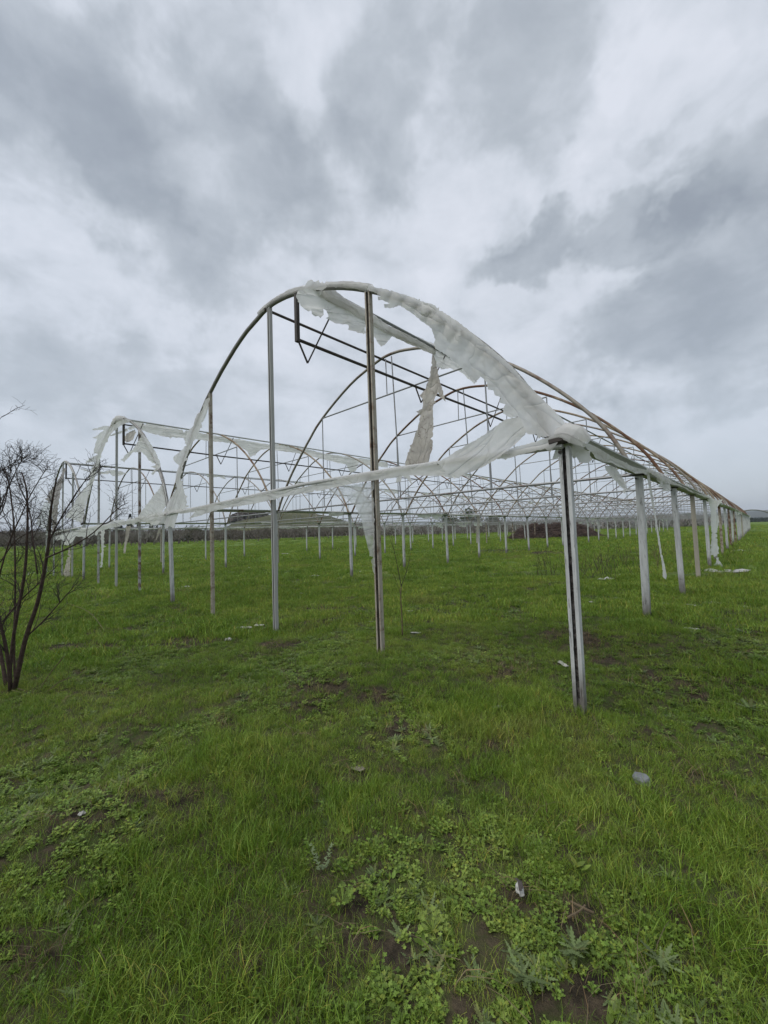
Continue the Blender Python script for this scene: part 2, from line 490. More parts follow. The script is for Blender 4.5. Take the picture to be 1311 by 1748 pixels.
M_GRASS = leaf_mat('grass_blades', (0.08, 0.155, 0.018), (0.158, 0.262, 0.031), (0.27, 0.355, 0.062), dry=True, toned=True)
M_WEED = leaf_mat('broadleaf_weed', (0.076, 0.14, 0.019), (0.135, 0.215, 0.032), (0.21, 0.28, 0.054), toned=True)
M_WEED_GREY = leaf_mat('grey_green_weed', (0.08, 0.12, 0.035), (0.125, 0.175, 0.06), (0.18, 0.23, 0.095), toned=True)
M_STRAW = leaf_mat('dead_grass', (0.09, 0.07, 0.04), (0.16, 0.125, 0.07), (0.24, 0.19, 0.11), toned=True)
M_PALE = leaf_mat('pale_sprig_leaf', (0.13, 0.18, 0.08), (0.18, 0.24, 0.11), (0.24, 0.29, 0.15))
M_BUSH = leaf_mat('bush_leaf', (0.035, 0.055, 0.02), (0.06, 0.085, 0.03), (0.11, 0.13, 0.05), 0.2, 0.4)
M_CONIFER = leaf_mat('conifer_leaf', (0.015, 0.025, 0.016), (0.022, 0.035, 0.02), (0.035, 0.05, 0.03), 0.1, 0.3)
M_BLOSSOM = leaf_mat('white_blossom', (0.32, 0.29, 0.28), (0.46, 0.43, 0.42), (0.6, 0.57, 0.56), 0.2, 0.5)

# ------------------------------------------------------------------ ground
BARE_PX = [(280, 1360, 75, 22), (130, 1400, 60, 22), (545, 1178, 55, 16), (505, 1205, 45, 12), (640, 1190, 28, 12), (392, 1242, 28, 16), (690, 1250, 35, 14),
           (660, 1628, 75, 32), (790, 1715, 60, 42), (1035, 1685, 60, 42), (610, 1540, 26, 18), (860, 1280, 45, 14), (1000, 1105, 40, 8), (1025, 1130, 30, 9), (1110, 1158, 30, 10), (1190, 1192, 28, 12),
           (1210, 1074, 28, 5), (480, 1100, 50, 9), (130, 1103, 50, 10), (300, 1038, 50, 6), (870, 1535, 40, 28), (1000, 1570, 50, 25), (340, 1095, 60, 8), (95, 1650, 60, 22), (330, 1570, 24, 20), (420, 1650, 22, 26),
           (850, 940, 60, 5), (930, 945, 60, 4), (560, 1040, 60, 5), (775, 1003, 25, 4), (700, 1385, 24, 12), (1100, 1250, 26, 14), (790, 1400, 24, 10)]
def bare_contact_mask(x, y):
    m = np.zeros(np.shape(x))
    nz = fbm(x / 0.22, y / 0.22, 31, 3) - 0.5
    for (cx, cy, a, b), P, Pa, Pb in BARE_CONTACT_W:
        u = np.array([Pa[0] - P[0], Pa[1] - P[1]]); v = np.array([Pb[0] - P[0], Pb[1] - P[1]])
        det = u[0] * v[1] - u[1] * v[0]
        dx = x - P[0]; dy = y - P[1]
        s = (dx * v[1] - dy * v[0]) / det; t = (u[0] * dy - u[1] * dx) / det
        m = np.maximum(m, 1 - sstep(0.55, 1.15, np.sqrt(s * s + t * t) + nz * 1.5))
    r = np.hypot(x - CAM[0], y - CAM[1])
    bg = fbm(x / 0.9 + 5, y / 0.9, 41, 4)
    m = np.maximum(m, 0.7 * sstep(0.68, 0.80, bg) * (1 - sstep(20, 40, r)))
    return m
BARE_CONTACT_W = []
for q in BARE_PX:
    A = onZ([(q[0], q[1]), (q[0] + q[2], q[1]), (q[0], q[1] + q[3])])
    BARE_CONTACT_W.append((q, A[0], A[1], A[2]))

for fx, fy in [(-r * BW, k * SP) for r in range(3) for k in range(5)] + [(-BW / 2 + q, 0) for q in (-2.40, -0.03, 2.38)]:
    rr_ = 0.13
    BARE_CONTACT_W.append(((0, 0, 1, 1), (fx, fy, 0), (fx + rr_, fy, 0), (fx, fy + rr_, 0)))      # contact shade painted as dark soil rings round the post feet

def ground_material():
    m, n, out = mat('grassy_soil')
    geo = n.n('ShaderNodeNewGeometry').outputs['Position']
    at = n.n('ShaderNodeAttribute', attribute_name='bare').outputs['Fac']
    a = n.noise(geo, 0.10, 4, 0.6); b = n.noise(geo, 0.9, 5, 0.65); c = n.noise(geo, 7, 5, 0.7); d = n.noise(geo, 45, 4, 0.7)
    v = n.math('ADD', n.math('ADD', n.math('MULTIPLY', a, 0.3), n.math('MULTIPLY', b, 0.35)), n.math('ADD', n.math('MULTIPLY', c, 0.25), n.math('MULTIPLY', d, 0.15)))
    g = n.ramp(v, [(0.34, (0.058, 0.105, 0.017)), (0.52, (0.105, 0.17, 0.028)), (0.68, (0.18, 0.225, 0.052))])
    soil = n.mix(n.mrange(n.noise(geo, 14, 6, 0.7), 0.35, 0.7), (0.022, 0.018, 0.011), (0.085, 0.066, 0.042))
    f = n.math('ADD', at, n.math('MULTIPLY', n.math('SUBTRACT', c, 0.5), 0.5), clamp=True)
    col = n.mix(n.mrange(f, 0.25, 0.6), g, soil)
    dry = n.mrange(n.noise(geo, 0.22, 4, 0.6), 0.62, 0.74)
    col = n.mix(n.math('MULTIPLY', dry, 0.55), col, (0.17, 0.145, 0.075))
    bp = n.n('ShaderNodeBump', ins={'Strength': 0.9, 'Distance': 0.05, 'Height': n.math('ADD', c, n.math('MULTIPLY', d, 0.5))})
    p = n.n('ShaderNodeBsdfPrincipled', ins={'Base Color': col, 'Roughness': 0.9, 'Normal': bp.outputs[0], 'Specular IOR Level': 0.2})
    n.link(p.outputs[0], out.inputs[0])
    return m
M_GROUND = ground_material()

def build_ground():
    radii = [0.0]; r = 0.35
    while r < 6000:
        radii.append(r); r *= 1.028 if r < 60 else 1.09
    ns = 420
    an = np.arange(ns) / ns * 2 * math.pi
    rr = np.array(radii[1:])
    X = CAM[0] + rr[:, None] * np.cos(an)[None]; Y = CAM[1] + rr[:, None] * np.sin(an)[None]
    Z = gz(X, Y)
    v = np.stack([X, Y, Z], -1).reshape(-1, 3)
    v = np.concatenate([[[CAM[0], CAM[1], gzs(CAM[0], CAM[1])]], v])
    f = []
    for k in range(ns): f.append((0, 1 + k, 1 + (k + 1) % ns))
    for i in range(len(rr) - 1):
        o = 1 + i * ns
        for k in range(ns):
            k2 = (k + 1) % ns
            f.append((o + k, o + ns + k, o + ns + k2, o + k2))
    g = mesh_obj('ground', v, f, M_GROUND, smooth=True)
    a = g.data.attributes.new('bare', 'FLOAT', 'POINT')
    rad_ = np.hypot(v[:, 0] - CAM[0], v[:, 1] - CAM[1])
    a.data.foreach_set('value', np.maximum(bare_contact_mask(v[:, 0], v[:, 1]), 0.52 * (1 - sstep(9, 24, rad_))).astype(np.float32))  # near ground browner: soil and shade between blades put into the colour
    tag(g, 'uneven grassy field with bare dark soil patches', kind='structure')
build_ground()

# ------------------------------------------------------------------ greenhouse frame
HW = BW / 2
_l = [(-4.62, 2.22), (-4.36, 2.62), (-3.80, 3.32), (-2.96, 4.13), (-2.41, 4.56), (-1.30, 5.15), (-0.42, 5.41), (0.0, 5.46)]
_r = [(0.5, 5.41), (1.2, 5.23), (2.1, 4.84), (2.95, 4.31), (3.70, 3.67), (4.27, 3.03), (4.58, 2.50), (4.66, 2.22)]
def catmull(P, n=8):
    P = np.asarray(P, float)
    Q = np.concatenate([[2 * P[0] - P[1]], P, [2 * P[-1] - P[-2]]])
    o = []
    for i in range(len(P) - 1):
        p0, p1, p2, p3 = Q[i:i + 4]
        for k in range(n):
            t = k / n
            o.append(0.5 * ((2 * p1) + (-p0 + p2) * t + (2 * p0 - 5 * p1 + 4 * p2 - p3) * t * t + (-p0 + 3 * p1 - 3 * p2 + p3) * t ** 3))
    o.append(P[-1])
    return np.array(o)
ARCH = catmull(_l + _r, 4)
def arch_z(dx): return np.interp(dx, ARCH[:, 0], ARCH[:, 1], left=0.0, right=0.0)

def channel(w, d, t, lip, z0, z1, rot=0.0):
    """lipped C section, web on +Y side, open towards -Y"""
    x = w / 2; y = d / 2
    o = [(-x + lip, -y), (-x, -y), (-x, y), (x, y), (x, -y), (x - lip, -y), (x - lip, -y + t), (x - t, -y + t), (x - t, y - t), (-x + t, y - t), (-x + t, -y + t), (-x + lip, -y + t)]
    c, s = math.cos(rot), math.sin(rot)
    o = [(c * a - s * b, s * a + c * b) for a, b in o]
    n = len(o)
    v = [(a, b, z0) for a, b in o] + [(a, b, z1) for a, b in o]
    f = [(i, (i + 1) % n, n + (i + 1) % n, n + i) for i in range(n)]
    f += [(0, 11, 10, 1), (1, 10, 9, 2), (2, 9, 8, 3), (3, 8, 7, 4), (4, 7, 6, 5)]
    f += [tuple(n + i for i in reversed(q)) for q in [(0, 11, 10, 1), (1, 10, 9, 2), (2, 9, 8, 3), (3, 8, 7, 4), (4, 7, 6, 5)]]
    return v, f

GH = empty('greenhouse_frame', (-BW, 0, 0))
tag(GH, 'long rusting steel frame of a three span arched greenhouse standing in the grass', 'greenhouse frame')

def part(name, v, f, m, parent=None, origin=None, smooth=False):
    v = np.asarray(v, float).reshape(-1, 3)
    if origin is None: origin = v.mean(0)
    return mesh_obj(name, v, f, m, parent or GH, origin, smooth)

# posts: four rows, web towards the front end; the front corner posts stand open towards the front
far_posts = MB()
for r in range(4):
    for k in range(NK + 1):
        x = -r * BW + (R.normal(0, 0.012) if k else 0); y = k * SP + (R.normal(0, 0.02) if k else 0)
        z0 = gzs(x, y) - 0.25; z1 = EAVE - 0.03
        lean = np.array([R.normal(0, 0.012), R.normal(0, 0.012)])
        v, f = channel(0.090, 0.07, 0.007, 0.030, 0, 1, 0.0 if k == 0 else math.pi)
        v = np.array(v); zz = v[:, 2].copy()
        v[:, 2] = z0 + (z1 - z0) * zz
        v[:, 0] += x + lean[0] * (1 - zz) * 2; v[:, 1] += y + lean[1] * (1 - zz) * 2
        if k == 0 and r == 0: v[:, 0] += 0.05 * 0
        if k > NK - 3:
            far_posts.add(v, f); continue
        rusty = (r == 0 and k in (3, 6, 10)) or R.random() < 0.10
        if k <= 2 and r == 0: rusty = False
        p = part('post', v, f, M_POST_RUSTY if rusty else M_POST, origin=(x, y, z0))
        if r == 0 and k == 3: p['label'] = 'rust streaked white post'
        if k == 0 and r < 3:
            w = MB(); w.box((x - 0.036, y + 0.0215, z0), (x + 0.036, y + 0.027, z1 - 0.002))
            q = w.build('rusty_web', M_WEB, p, (x, y, z0))
        if 0 < k <= 8:
            b = MB(); b.box((x - 0.075, y - 0.045, z1 - 0.012), (x + 0.075, y + 0.045, z1 + 0.006)); b.tube([(x - 0.03, y - 0.06, z1 - 0.05), (x - 0.03, y + 0.06, z1 - 0.05)], 0.012, 6)
            b.build('bracket', M_DARK, p, (x, y, z1))
        if k == 0 and r == 0:
            b = MB(); b.tube([(x - 0.03, y - 0.05, 2.12), (x - 0.03, y - 0.035, 2.12)], 0.014, 10)
            b.build('bolt', M_DARK, p, (x - 0.03, y - 0.04, 2.12))
fp = far_posts.build('post', M_POST, GH, (0, (NK - 1) * SP, 0)); fp['kind'] = 'stuff'

# end wall posts
for b in range(3):
    for j, dx in enumerate((-2.40, -0.03, 2.38)):
        x = -b * BW - HW + dx
        top = float(arch_z(dx)) - 0.03
        z0 = gzs(x, 0) - 0.2
        wd = (0.062, 0.075, 0.085)[j] if b == 0 else 0.07
        v, f = channel(wd, 0.06, 0.006, 0.022, 0, 1)
        v = np.array(v); zz = v[:, 2].copy(); v[:, 2] = z0 + (top - z0) * zz
        v[:, 0] += x + (0.035 if b == 0 else 0) * (1 - zz); v[:, 1] += 0.005
        p = part('end_post', v, f, M_ENDPOST if (j == 1 or b) else M_POST_RUSTY, origin=(x, 0, z0))
        w = MB(); w.box((-wd / 2 + 0.008, 0.02, z0), (wd / 2 - 0.008, 0.0255, top - 0.004))
        w.v[-1][:, 0] += x + (0.035 if b == 0 else 0) * (1 - (w.v[-1][:, 2] - z0) / (top - z0))
        w.build('rusty_web', M_WEB, p, (x, 0, z0))

far_hang = MB()
RUSTY_ARCH = {(1, 2), (1, 4), (0, 5), (0, 3), (1, 7), (0, 8), (2, 5), (0, 11), (1, 10)}
for b in range(3):
    cx = -b * BW - HW
    for k in range(NK + 1):
        y = k * SP + R.normal(0, 0.015)
        j = np.cumsum(R.normal(0, 0.004, len(ARCH)))
        sk = R.normal(0, 0.03) if k else 0
        pts = np.stack([cx + ARCH[:, 0] + sk * (ARCH[:, 1] - EAVE) / 3, y + j, ARCH[:, 1] + R.normal(0, 0.015) * (ARCH[:, 1] - EAVE) / 3], 1)
        rr = (0.036, 0.042) if k == 0 else (0.031, 0.031)
        v, f = tube(pts, rr, 8 if k < 4 else 6, up=(0, 1, 0))
        rusty = k > 0 and ((b, k) in RUSTY_ARCH or R.random() < (0.55 if b == 0 else 0.3))
        a = part('roof_arch', v, f, M_ARCH_RUST if rusty else (M_ARCH_END if k == 0 else M_ARCH), origin=(cx, y, EAVE), smooth=True)
        dz = R.normal(0, 0.012)
        sd = 6 if k < 6 else 4
        if k > 0:
            sag = R.uniform(0.0, 0.05)
            t = MB(); t.tube([(cx - HW + 0.06, y, EAVE - 0.02), (cx - 2.4, y, EAVE - sag), (cx, y, EAVE - sag * 1.3), (cx + 2.4, y, EAVE - sag), (cx + HW - 0.06, y, EAVE - 0.02)], 0.022, sd)
            t.build('tie_bar', M_TIE, a, (cx, y, EAVE))
            t = MB(); t.tube([(cx - 2.40, y, 4.555 + dz), (cx + 2.40, y, 4.60 + dz)], 0.017, sd)
            t.build('collar_bar', M_TIE, a, (cx, y, 4.57))
            hs = [((cx - 2.40, 4.54 + dz), (cx - 2.40, EAVE)), ((cx + 2.40, 4.58 + dz), (cx + 2.41, EAVE)), ((cx + 0.12, 5.43), (cx + 0.22, EAVE)), ((cx - 0.06, 5.43), (cx - 0.06, 4.58 + dz))]
            for q, ((xa, za), (xb, zb)) in enumerate(hs):
                if k > 8 and q < 3 and R.random() < 0.12: continue
                tgt = MB() if k <= 8 else far_hang
                tgt.tube([(xa, y, za), (xb + R.normal(0, .02), y + R.normal(0, .01), zb)], 0.0145 if q < 3 else 0.012, sd)
                if k <= 8: tgt.build('hanger', M_TIE, a, (xa, y, za))
fh = far_hang.build('hanger', M_TIE, GH, (-BW * 1.5, 50, 4)); fh['kind'] = 'stuff'

VENT = 0.0
for b in range(3):
    cx = -b * BW - HW
    ys = np.arange(0, NK + 1) * SP
    # ridge rail, vent rail on the arches, vent pipe below on the collars
    z = float(arch_z(0)) - 0.05
    t = MB(); t.tube([(cx - 0.1, y - (0.05 if y == 0 else 0), z + R.normal(0, .008)) for y in ys], 0.024, 6)
    t.build('ridge_rail', M_DARK, GH, (cx, 36, z))
    xr = [cx + (1.30 if k < 2 else 1.12) for k in range(NK + 1)]
    t = MB(); t.tube([(xr[k], ys[k] - (0.05 if k == 0 else 0), float(arch_z(xr[k] - cx)) + 0.035) for k in range(NK + 1)], 0.026, 6)
    t.build('vent_rail', M_TIE if b == 0 else M_GUTTER, GH, (xr[0], 36, 5.2))
    xp = cx + 0.78
    t = MB(); t.tube([(xp, 0.0, 4.57)] + [(xp, y, 4.56 + R.normal(0, .01)) for y in ys[1:]], 0.026, 6)
    t.build('vent_pipe', M_DARK, GH, (xp, 36, 4.57))
    t = MB(); t.box((xp - 0.03, -0.03, 4.53), (xp + 0.03, 0.03, float(arch_z(0.78)) - 0.02))
    t.build('pipe_hanger', M_DARK, GH, (xp, 0, 5))
    for k in range(NK):
        yv = k * SP + 0.10 + R.normal(0, .03)
        xv = xr[k]
        t = MB()
        low = (xp + 0.02, yv + 0.08, 4.23)
        t.tube([(xp, yv - 0.08, 4.56), low], 0.016, 6)
        t.tube([low, (xv - 0.02, yv + 0.35, float(arch_z(xv - cx)))], 0.012, 6)
        t.build('vent_bracket', M_DARK, GH, low)

# gutters along the four rows: folded sheet
for r in range(4):
    x = -r * BW
    prof = [(-0.13, 0.045), (-0.13, 0.028), (-0.06, -0.022), (0.06, -0.022), (0.13, 0.028), (0.13, 0.045), (0.123, 0.045), (0.055, -0.012), (-0.055, -0.012), (-0.123, 0.045)]
    v = []; f = []; n = len(prof)
    for k in range(NK + 1):
        dz = R.normal(0, 0.008)
        for a, b in prof: v.append((x + a, k * SP + (-0.03 if k == 0 else 0), EAVE + b + dz))
    for k in range(NK):
        for i in range(n):
            f.append((k * n + i, k * n + (i + 1) % n, (k + 1) * n + (i + 1) % n, (k + 1) * n + i))
    f.append(tuple(range(n))); f.append(tuple(NK * n + i for i in reversed(range(n))))
    part('gutter', v, f, M_GUTTER, origin=(x, 36, EAVE))
    if r in (0, 2):
        g = MB(); g.tube([(x - 0.10, -0.07, EAVE + 0.015), (x + 0.09, -0.07, EAVE + 0.03)], 0.042, 8)
        g.build('gutter_end', M_DARK, GH, (x, -0.1, EAVE))

# beams across the front end
for b in range(3):
    x0, x1 = -b * BW, -(b + 1) * BW
    zs = [2.17, 2.22, 2.235, 2.18, 2.13, 2.08] if b == 0 else [2.1, 2.07, 2.05, 2.02, 1.99, 1.97]
    t = MB(); xs = np.linspace(x0, x1, 6)
    t.tube([(xs[i], -0.05, zs[i]) for i in range(6)], 0.028, 8)
    t.build('end_beam', M_GUTTER, GH, ((x0 + x1) / 2, 0, 2.1))
# ------------------------------------------------------------------ torn film
def Z(x0, y0, s, *pts): return [(x0 + a / s, y0 + b / s) for a, b in pts]

def sheet_points(poly, step, rag, rs):
    """ragged outline and inner points of a torn sheet"""
    poly = np.array(poly, float)
    out = []
    for i in range(len(poly)):
        a, b = poly[i], poly[(i + 1) % len(poly)]
        L = np.linalg.norm(b - a); n = max(1, int(L / (step * 0.8)))
        nrm = np.array([b[1] - a[1], a[0] - b[0]]) / max(L, 1e-6)
        for k in range(n):
            p = a + (b - a) * k / n
            if k:
                p = p + nrm * rs.normal(0, rag * 0.4)
                if rs.random() < 0.07 * rag: p = p + nrm * rs.normal(0, rag * 2.2)      # now and then a torn notch or point
            out.append(p)
    out = np.array(out)
    lo, hi = out.min(0), out.max(0)
    gx, gy = np.meshgrid(np.arange(lo[0], hi[0], step), np.arange(lo[1], hi[1], step))
    g = np.stack([gx.ravel(), gy.ravel()], 1) + rs.uniform(-.3, .3, (gx.size, 2)) * step
    # inside test
    x, y = g[:, 0], g[:, 1]; ins = np.zeros(len(g), bool); dmin = np.full(len(g), 1e9)
    n = len(out)
    for i in range(n):
        a, b = out[i], out[(i + 1) % n]
        c = ((a[1] > y) != (b[1] > y)) & (x < (b[0] - a[0]) * (y - a[1]) / (b[1] - a[1] + 1e-12) + a[0])
        ins ^= c
        ab = b - a; t = np.clip(((g - a) @ ab) / (ab @ ab + 1e-12), 0, 1)
        dmin = np.minimum(dmin, np.linalg.norm(g - (a + t[:, None] * ab), axis=1))
    g = g[ins & (dmin > step * 0.45)]
    allp = [Vector((float(p[0]), float(p[1]))) for p in np.concatenate([out, g])]
    edges = [(i, (i + 1) % n) for i in range(n)]
    vv, ee, ff, *_ = delaunay_2d_cdt(allp, edges, [list(range(n))], 1, 1e-5)
    return np.array([(p.x, p.y) for p in vv]), [tuple(q) for q in ff]

def roof_surf(b, lift=0.0, slope=1.15):
    """film lapped over the front arch: in front of the tube, leaning back along the roof behind it"""
    cx = -b * BW - HW
    def f(px):
        pl = onY(px, -0.075)
        dx = pl[:, 0] - cx
        da = np.sqrt(((ARCH[None, :, 0] - dx[:, None]) ** 2 + (ARCH[None, :, 1] - pl[:, 2][:, None]) ** 2).min(1))
        da = np.where(pl[:, 2] > arch_z(dx), 0, da)
        y = -0.075 - lift + slope * np.log1p(np.exp((da - 0.16) * 14)) / 14
        d = ray(px)
        return CAM + ((y - CAM[1]) / d[:, 1])[:, None] * d
    return f
def SY(y): return lambda px: onY(px, y)
def SX(x): return lambda px: onX(px, x)
def SV(a, b): return lambda px: onV(px, a, b)

def give_fold(o, s, t, k):
    a = o.data.attributes.new('fold', 'FLOAT_VECTOR', 'POINT')
    a.data.foreach_set('vector', np.stack([s, t, s * 0 + k * 3.7], 1).astype(np.float32).ravel())
FILM_SEED = [100]
def film(name, poly, surf, label, cat='plastic sheet', group=None, step=4.5, rag=1.1, wr=0.05, fold=None, m=None, parent=None):
    """torn sheet: outline in the plane it hangs in, creased along its fold direction"""
    FILM_SEED[0] += 1
    rs = np.random.default_rng(FILM_SEED[0])
    p, f = sheet_points(poly, step, rag, rs)
    P = surf(p)
    c = P.mean(0)
    vd = P - CAM; dist = np.linalg.norm(vd, axis=1, keepdims=True)
    # axes of the sheet
    U, S, Vt = np.linalg.svd(P - c, full_matrices=False)
    a = (P - c) @ Vt[0]; b_ = (P - c) @ Vt[1]; nrm = Vt[2]
    th = 0.0 if fold is None else math.radians(fold)
    s = math.cos(th) * a + math.sin(th) * b_; t = -math.sin(th) * a + math.cos(th) * b_
    sd = FILM_SEED[0]
    # long creases along s, cross creases, small crumple
    ext = 2.0 * min(np.std(a), np.std(b_)) * 1.7
    amp = min(wr * 0.34, 0.05 * ext + 0.004)
    big_ = fbm(s * 0.5 + 3, t * 2.2, sd + 1, 2) - .5
    q = fbm(s * 0.7 + fbm(s * 2, t * 2, sd) * 0.6, t * 5.0, sd + 2, 2)
    cr = (1 - np.abs(2 * q - 1)) ** 4
    q2 = fbm(s * 2.4 + 7, t * 3.0, sd + 3, 2)
    cr2 = (1 - np.abs(2 * q2 - 1)) ** 5
    disp = big_ * amp * 1.2 + cr * amp * .8 - cr2 * amp * .5
    P = P + disp[:, None] * nrm[None]
    o = mesh_obj(name, P, f, m or M_FILM, parent, c, smooth=True)
    give_fold(o, s, t, sd)
    if label: tag(o, label, cat, group)
    return o

def wrap(name, path, rad, label, cat='plastic sheet', m=None, sides=14, n=40, seed=0, amp=0.5, drop=0.0, group=None, parent=None):
    """film wrapped and bunched round a rail: a crumpled sleeve"""
    n = int(n * 2); sides = 20; rad = np.asarray(rad) * 0.72
    pts = catmull(np.array(path), max(2, n // max(1, len(path) - 1)))
    k = len(pts); rs = np.random.default_rng(seed + 500)
    t = np.gradient(pts, axis=0); t /= np.linalg.norm(t, axis=1, keepdims=True)
    up = np.array([0, 0, 1.0]); u = up - t * (t @ up)[:, None]; u /= np.linalg.norm(u, axis=1, keepdims=True); w = np.cross(t, u)
    ang = np.arange(sides) / sides * 2 * math.pi
    L = np.cumsum(np.r_[0, np.linalg.norm(np.diff(pts, axis=0), axis=1)])
    rad = np.interp(np.linspace(0, 1, k), np.linspace(0, 1, len(rad)), rad) if np.ndim(rad) else np.full(k, rad)
    A, LL = np.meshgrid(ang, L)
    nz = 0.7 * (fbm(LL * 3.0 + 3, np.cos(A) * 1.5 + 5, seed, 2) - .5) + .5 * ((1 - np.abs(2 * fbm(LL * 3 + A * .8, np.sin(A) * 3.2 + 8, seed + 4, 3) - 1)) ** 3 - .3)
    rr = rad[:, None] * (1 + nz * amp * 2)
    rr = np.maximum(rr, 0.044 if rad.max() < .06 else .03)
    V = pts[:, None] + (np.cos(A) * rr)[..., None] * u[:, None] + (np.sin(A) * rr)[..., None] * w[:, None]
    V[..., 2] -= drop * np.maximum(0, -np.cos(A)) * (0.4 + fbm(LL * 3, A * 0 + 2, seed + 9, 3))
    V = V.reshape(-1, 3); f = []
    for i in range(k - 1):
        for q in range(sides):
            q2 = (q + 1) % sides
            f.append((i * sides + q, i * sides + q2, (i + 1) * sides + q2, (i + 1) * sides + q))
    o = mesh_obj(name, V, f, m or M_FILM, parent, V.mean(0), smooth=True)
    give_fold(o, LL.ravel(), np.abs(A.ravel() - math.pi) * 0.12, seed)
    if label: tag(o, label, cat, group)
    return o

RX = -HW + 1.12      # vent rail of the near span
z7 = lambda *p: Z(380, 440, 4.37, *p)
z8 = lambda *p: Z(640, 470, 4.37, *p)
zb = lambda *p: Z(720, 500, 3.2775, *p)
za = lambda *p: Z(420, 440, 3.2775, *p)
z5 = lambda *p: Z(960, 700, 6.722, *p)
z6 = lambda *p: Z(1120, 790, 6.864, *p)
z3 = lambda *p: Z(480, 770, 5.042, *p)
z2 = lambda *p: Z(250, 740, 5.042, *p)
z4 = lambda *p: Z(700, 740, 5.042, *p)
zl = lambda *p: Z(60, 680, 3.2775, *p)
z1 = lambda *p: Z(60, 700, 5.46, *p)

# the large sheet over the right shoulder of the front arch
big = film('plastic_sheet', zb((-2, 52), (40, 58), (75, 70), (90, 88), (200, 158), (300, 238), (410, 328), (500, 408), (560, 478), (640, 558), (720, 638), (790, 712), (822, 748), (820, 775), (770, 800),
    (720, 800), (650, 815), (640, 792), (590, 790), (572, 770), (550, 730), (540, 690), (500, 700), (470, 690), (450, 650), (468, 625), (430, 612), (440, 590), (412, 575), (400, 545), (370, 540), (365, 500),
    (330, 468), (310, 490), (280, 490), (240, 440), (200, 400), (140, 350), (75, 312), (68, 290), (75, 260), (55, 200), (40, 180), (20, 168), (-2, 150)),
    roof_surf(0), 'large torn white sheet draped over the right shoulder of the nearest arch', wr=0.03, step=3.6, fold=0)
pocket = film('folded_pocket', z8((410, 372), (460, 250), (590, 330), (640, 400), (640, 450), (610, 520), (540, 492), (505, 430), (530, 360), (450, 362)), roof_surf(0, 0.05), None, wr=0.03, step=3.0, parent=None)
pocket.location = pocket.location - big.location; pocket.parent = big
film('plastic_sheet', z8((-60, 68), (0, 88), (100, 108), (200, 138), (300, 172), (400, 212), (462, 246), (436, 300), (405, 380), (360, 350), (300, 300), (250, 265), (180, 225), (120, 245), (70, 240), (65, 216), (110, 210), (60, 186), (25, 185), (20, 156), (60, 165), (0, 132), (-60, 100)),
    roof_surf(0), 'narrow white sheet with notched lower edge along the top of the nearest arch', wr=0.015, step=3.0, fold=0, rag=1.3)
# ridge curtain
film('plastic_sheet', z7((560, 250), (620, 232), (740, 240), (900, 332), (1060, 412), (1150, 462), (1280, 540)) + z8((330, 462), (440, 515), (440, 552), (330, 530), (210, 490), (135, 440)) +
    z7((1275, 575), (1210, 650), (1180, 665), (1110, 560), (1065, 510), (1050, 570), (935, 535), (940, 500), (850, 490), (770, 450), (790, 440), (775, 395), (750, 380), (755, 425), (730, 450), (690, 440), (640, 400), (590, 370), (560, 330), (548, 285)),
    SV((-3.47, 0.0), (-3.50, 3.0)), 'grey white curtain of film hanging below the vent rail from front arch to second arch', wr=0.06, step=4.2, fold=8)
wrap('plastic_sheet', [tuple(q) for q in onV([(545, 492), (600, 525), (660, 560), (742, 600)], (-3.47, 0.0), (-3.5, 3.0))], [0.10, 0.085, 0.085, 0.05], 'rolled band of film bunched along the vent rail behind the front arch', n=46, seed=3, drop=0.03)
film('plastic_sheet', z8((425, 520), (470, 565), (560, 612), (650, 660), (700, 720), (762, 792), (740, 812), (720, 790), (650, 730), (560, 690), (500, 702), (460, 690), (440, 620)),
    SV((-3.5, 3.0), (-3.6, 6.0)), 'short curtain of film under the vent rail behind the second arch', wr=0.05, step=4)
# wrapped top of front arch
def arch_path(b, d0, d1, n, off=0.0, y=0.0):
    cx = -b * BW - HW
    ds = np.linspace(d0, d1, n)
    return [(cx + d, y, float(arch_z(d)) + off) for d in ds]
wrap('plastic_sheet', arch_path(0, -0.35, 1.0, 6, 0.012), [0.06, 0.062, 0.066, 0.062], 'film wrapped tightly around the crown of the nearest arch', n=44, seed=11, amp=0.25)
film('plastic_sheet', z7((560, 262), (575, 235), (612, 212), (640, 170), (668, 165), (690, 186), (714, 166), (736, 190), (792, 194), (770, 228), (742, 246), (690, 240), (640, 236), (600, 262)), SY(-0.06), 'crumpled knot of film standing up on top of the nearest arch', wr=0.14, step=2.6)
wrap('plastic_sheet', arch_path(0, 1.55, 2.45, 5, 0.01), [0.06, 0.062, 0.066, 0.07], 'film wound round the nearest arch beside the rusty end post', n=30, seed=17, amp=0.3)
# film on the front beam
film('plastic_sheet', z2((130, 672), (300, 650), (430, 630), (600, 595), (800, 560), (1000, 520), (1110, 498)) + z3((0, 343), (300, 288), (600, 218), (790, 178), (1000, 147), (1311, 96)) + z4((40, 290), (228, 250), (300, 300), (370, 388), (280, 366), (100, 362), (0, 360)) +
    z3((1311, 215), (1100, 208), (990, 228), (850, 245), (600, 285), (340, 340), (0, 395)) + z2((1110, 565), (900, 610), (700, 640), (560, 670), (470, 705), (360, 735), (400, 695), (420, 672), (300, 690)),
    SY(-0.095), 'long white band of film stretched along the front eave beam', wr=0.035, step=4.2, fold=0, rag=0.7)
film('plastic_sheet', z3((340, 344), (600, 292), (795, 262), (800, 320), (758, 402), (795, 402), (800, 700), (806, 1062), (790, 1040), (760, 880), (720, 720), (690, 600), (640, 480), (560, 410), (450, 362)),
    SY(-0.075), 'thin translucent triangle of film hanging down beside the rusty end post', m=M_FILM_THIN, wr=0.04, fold=60)
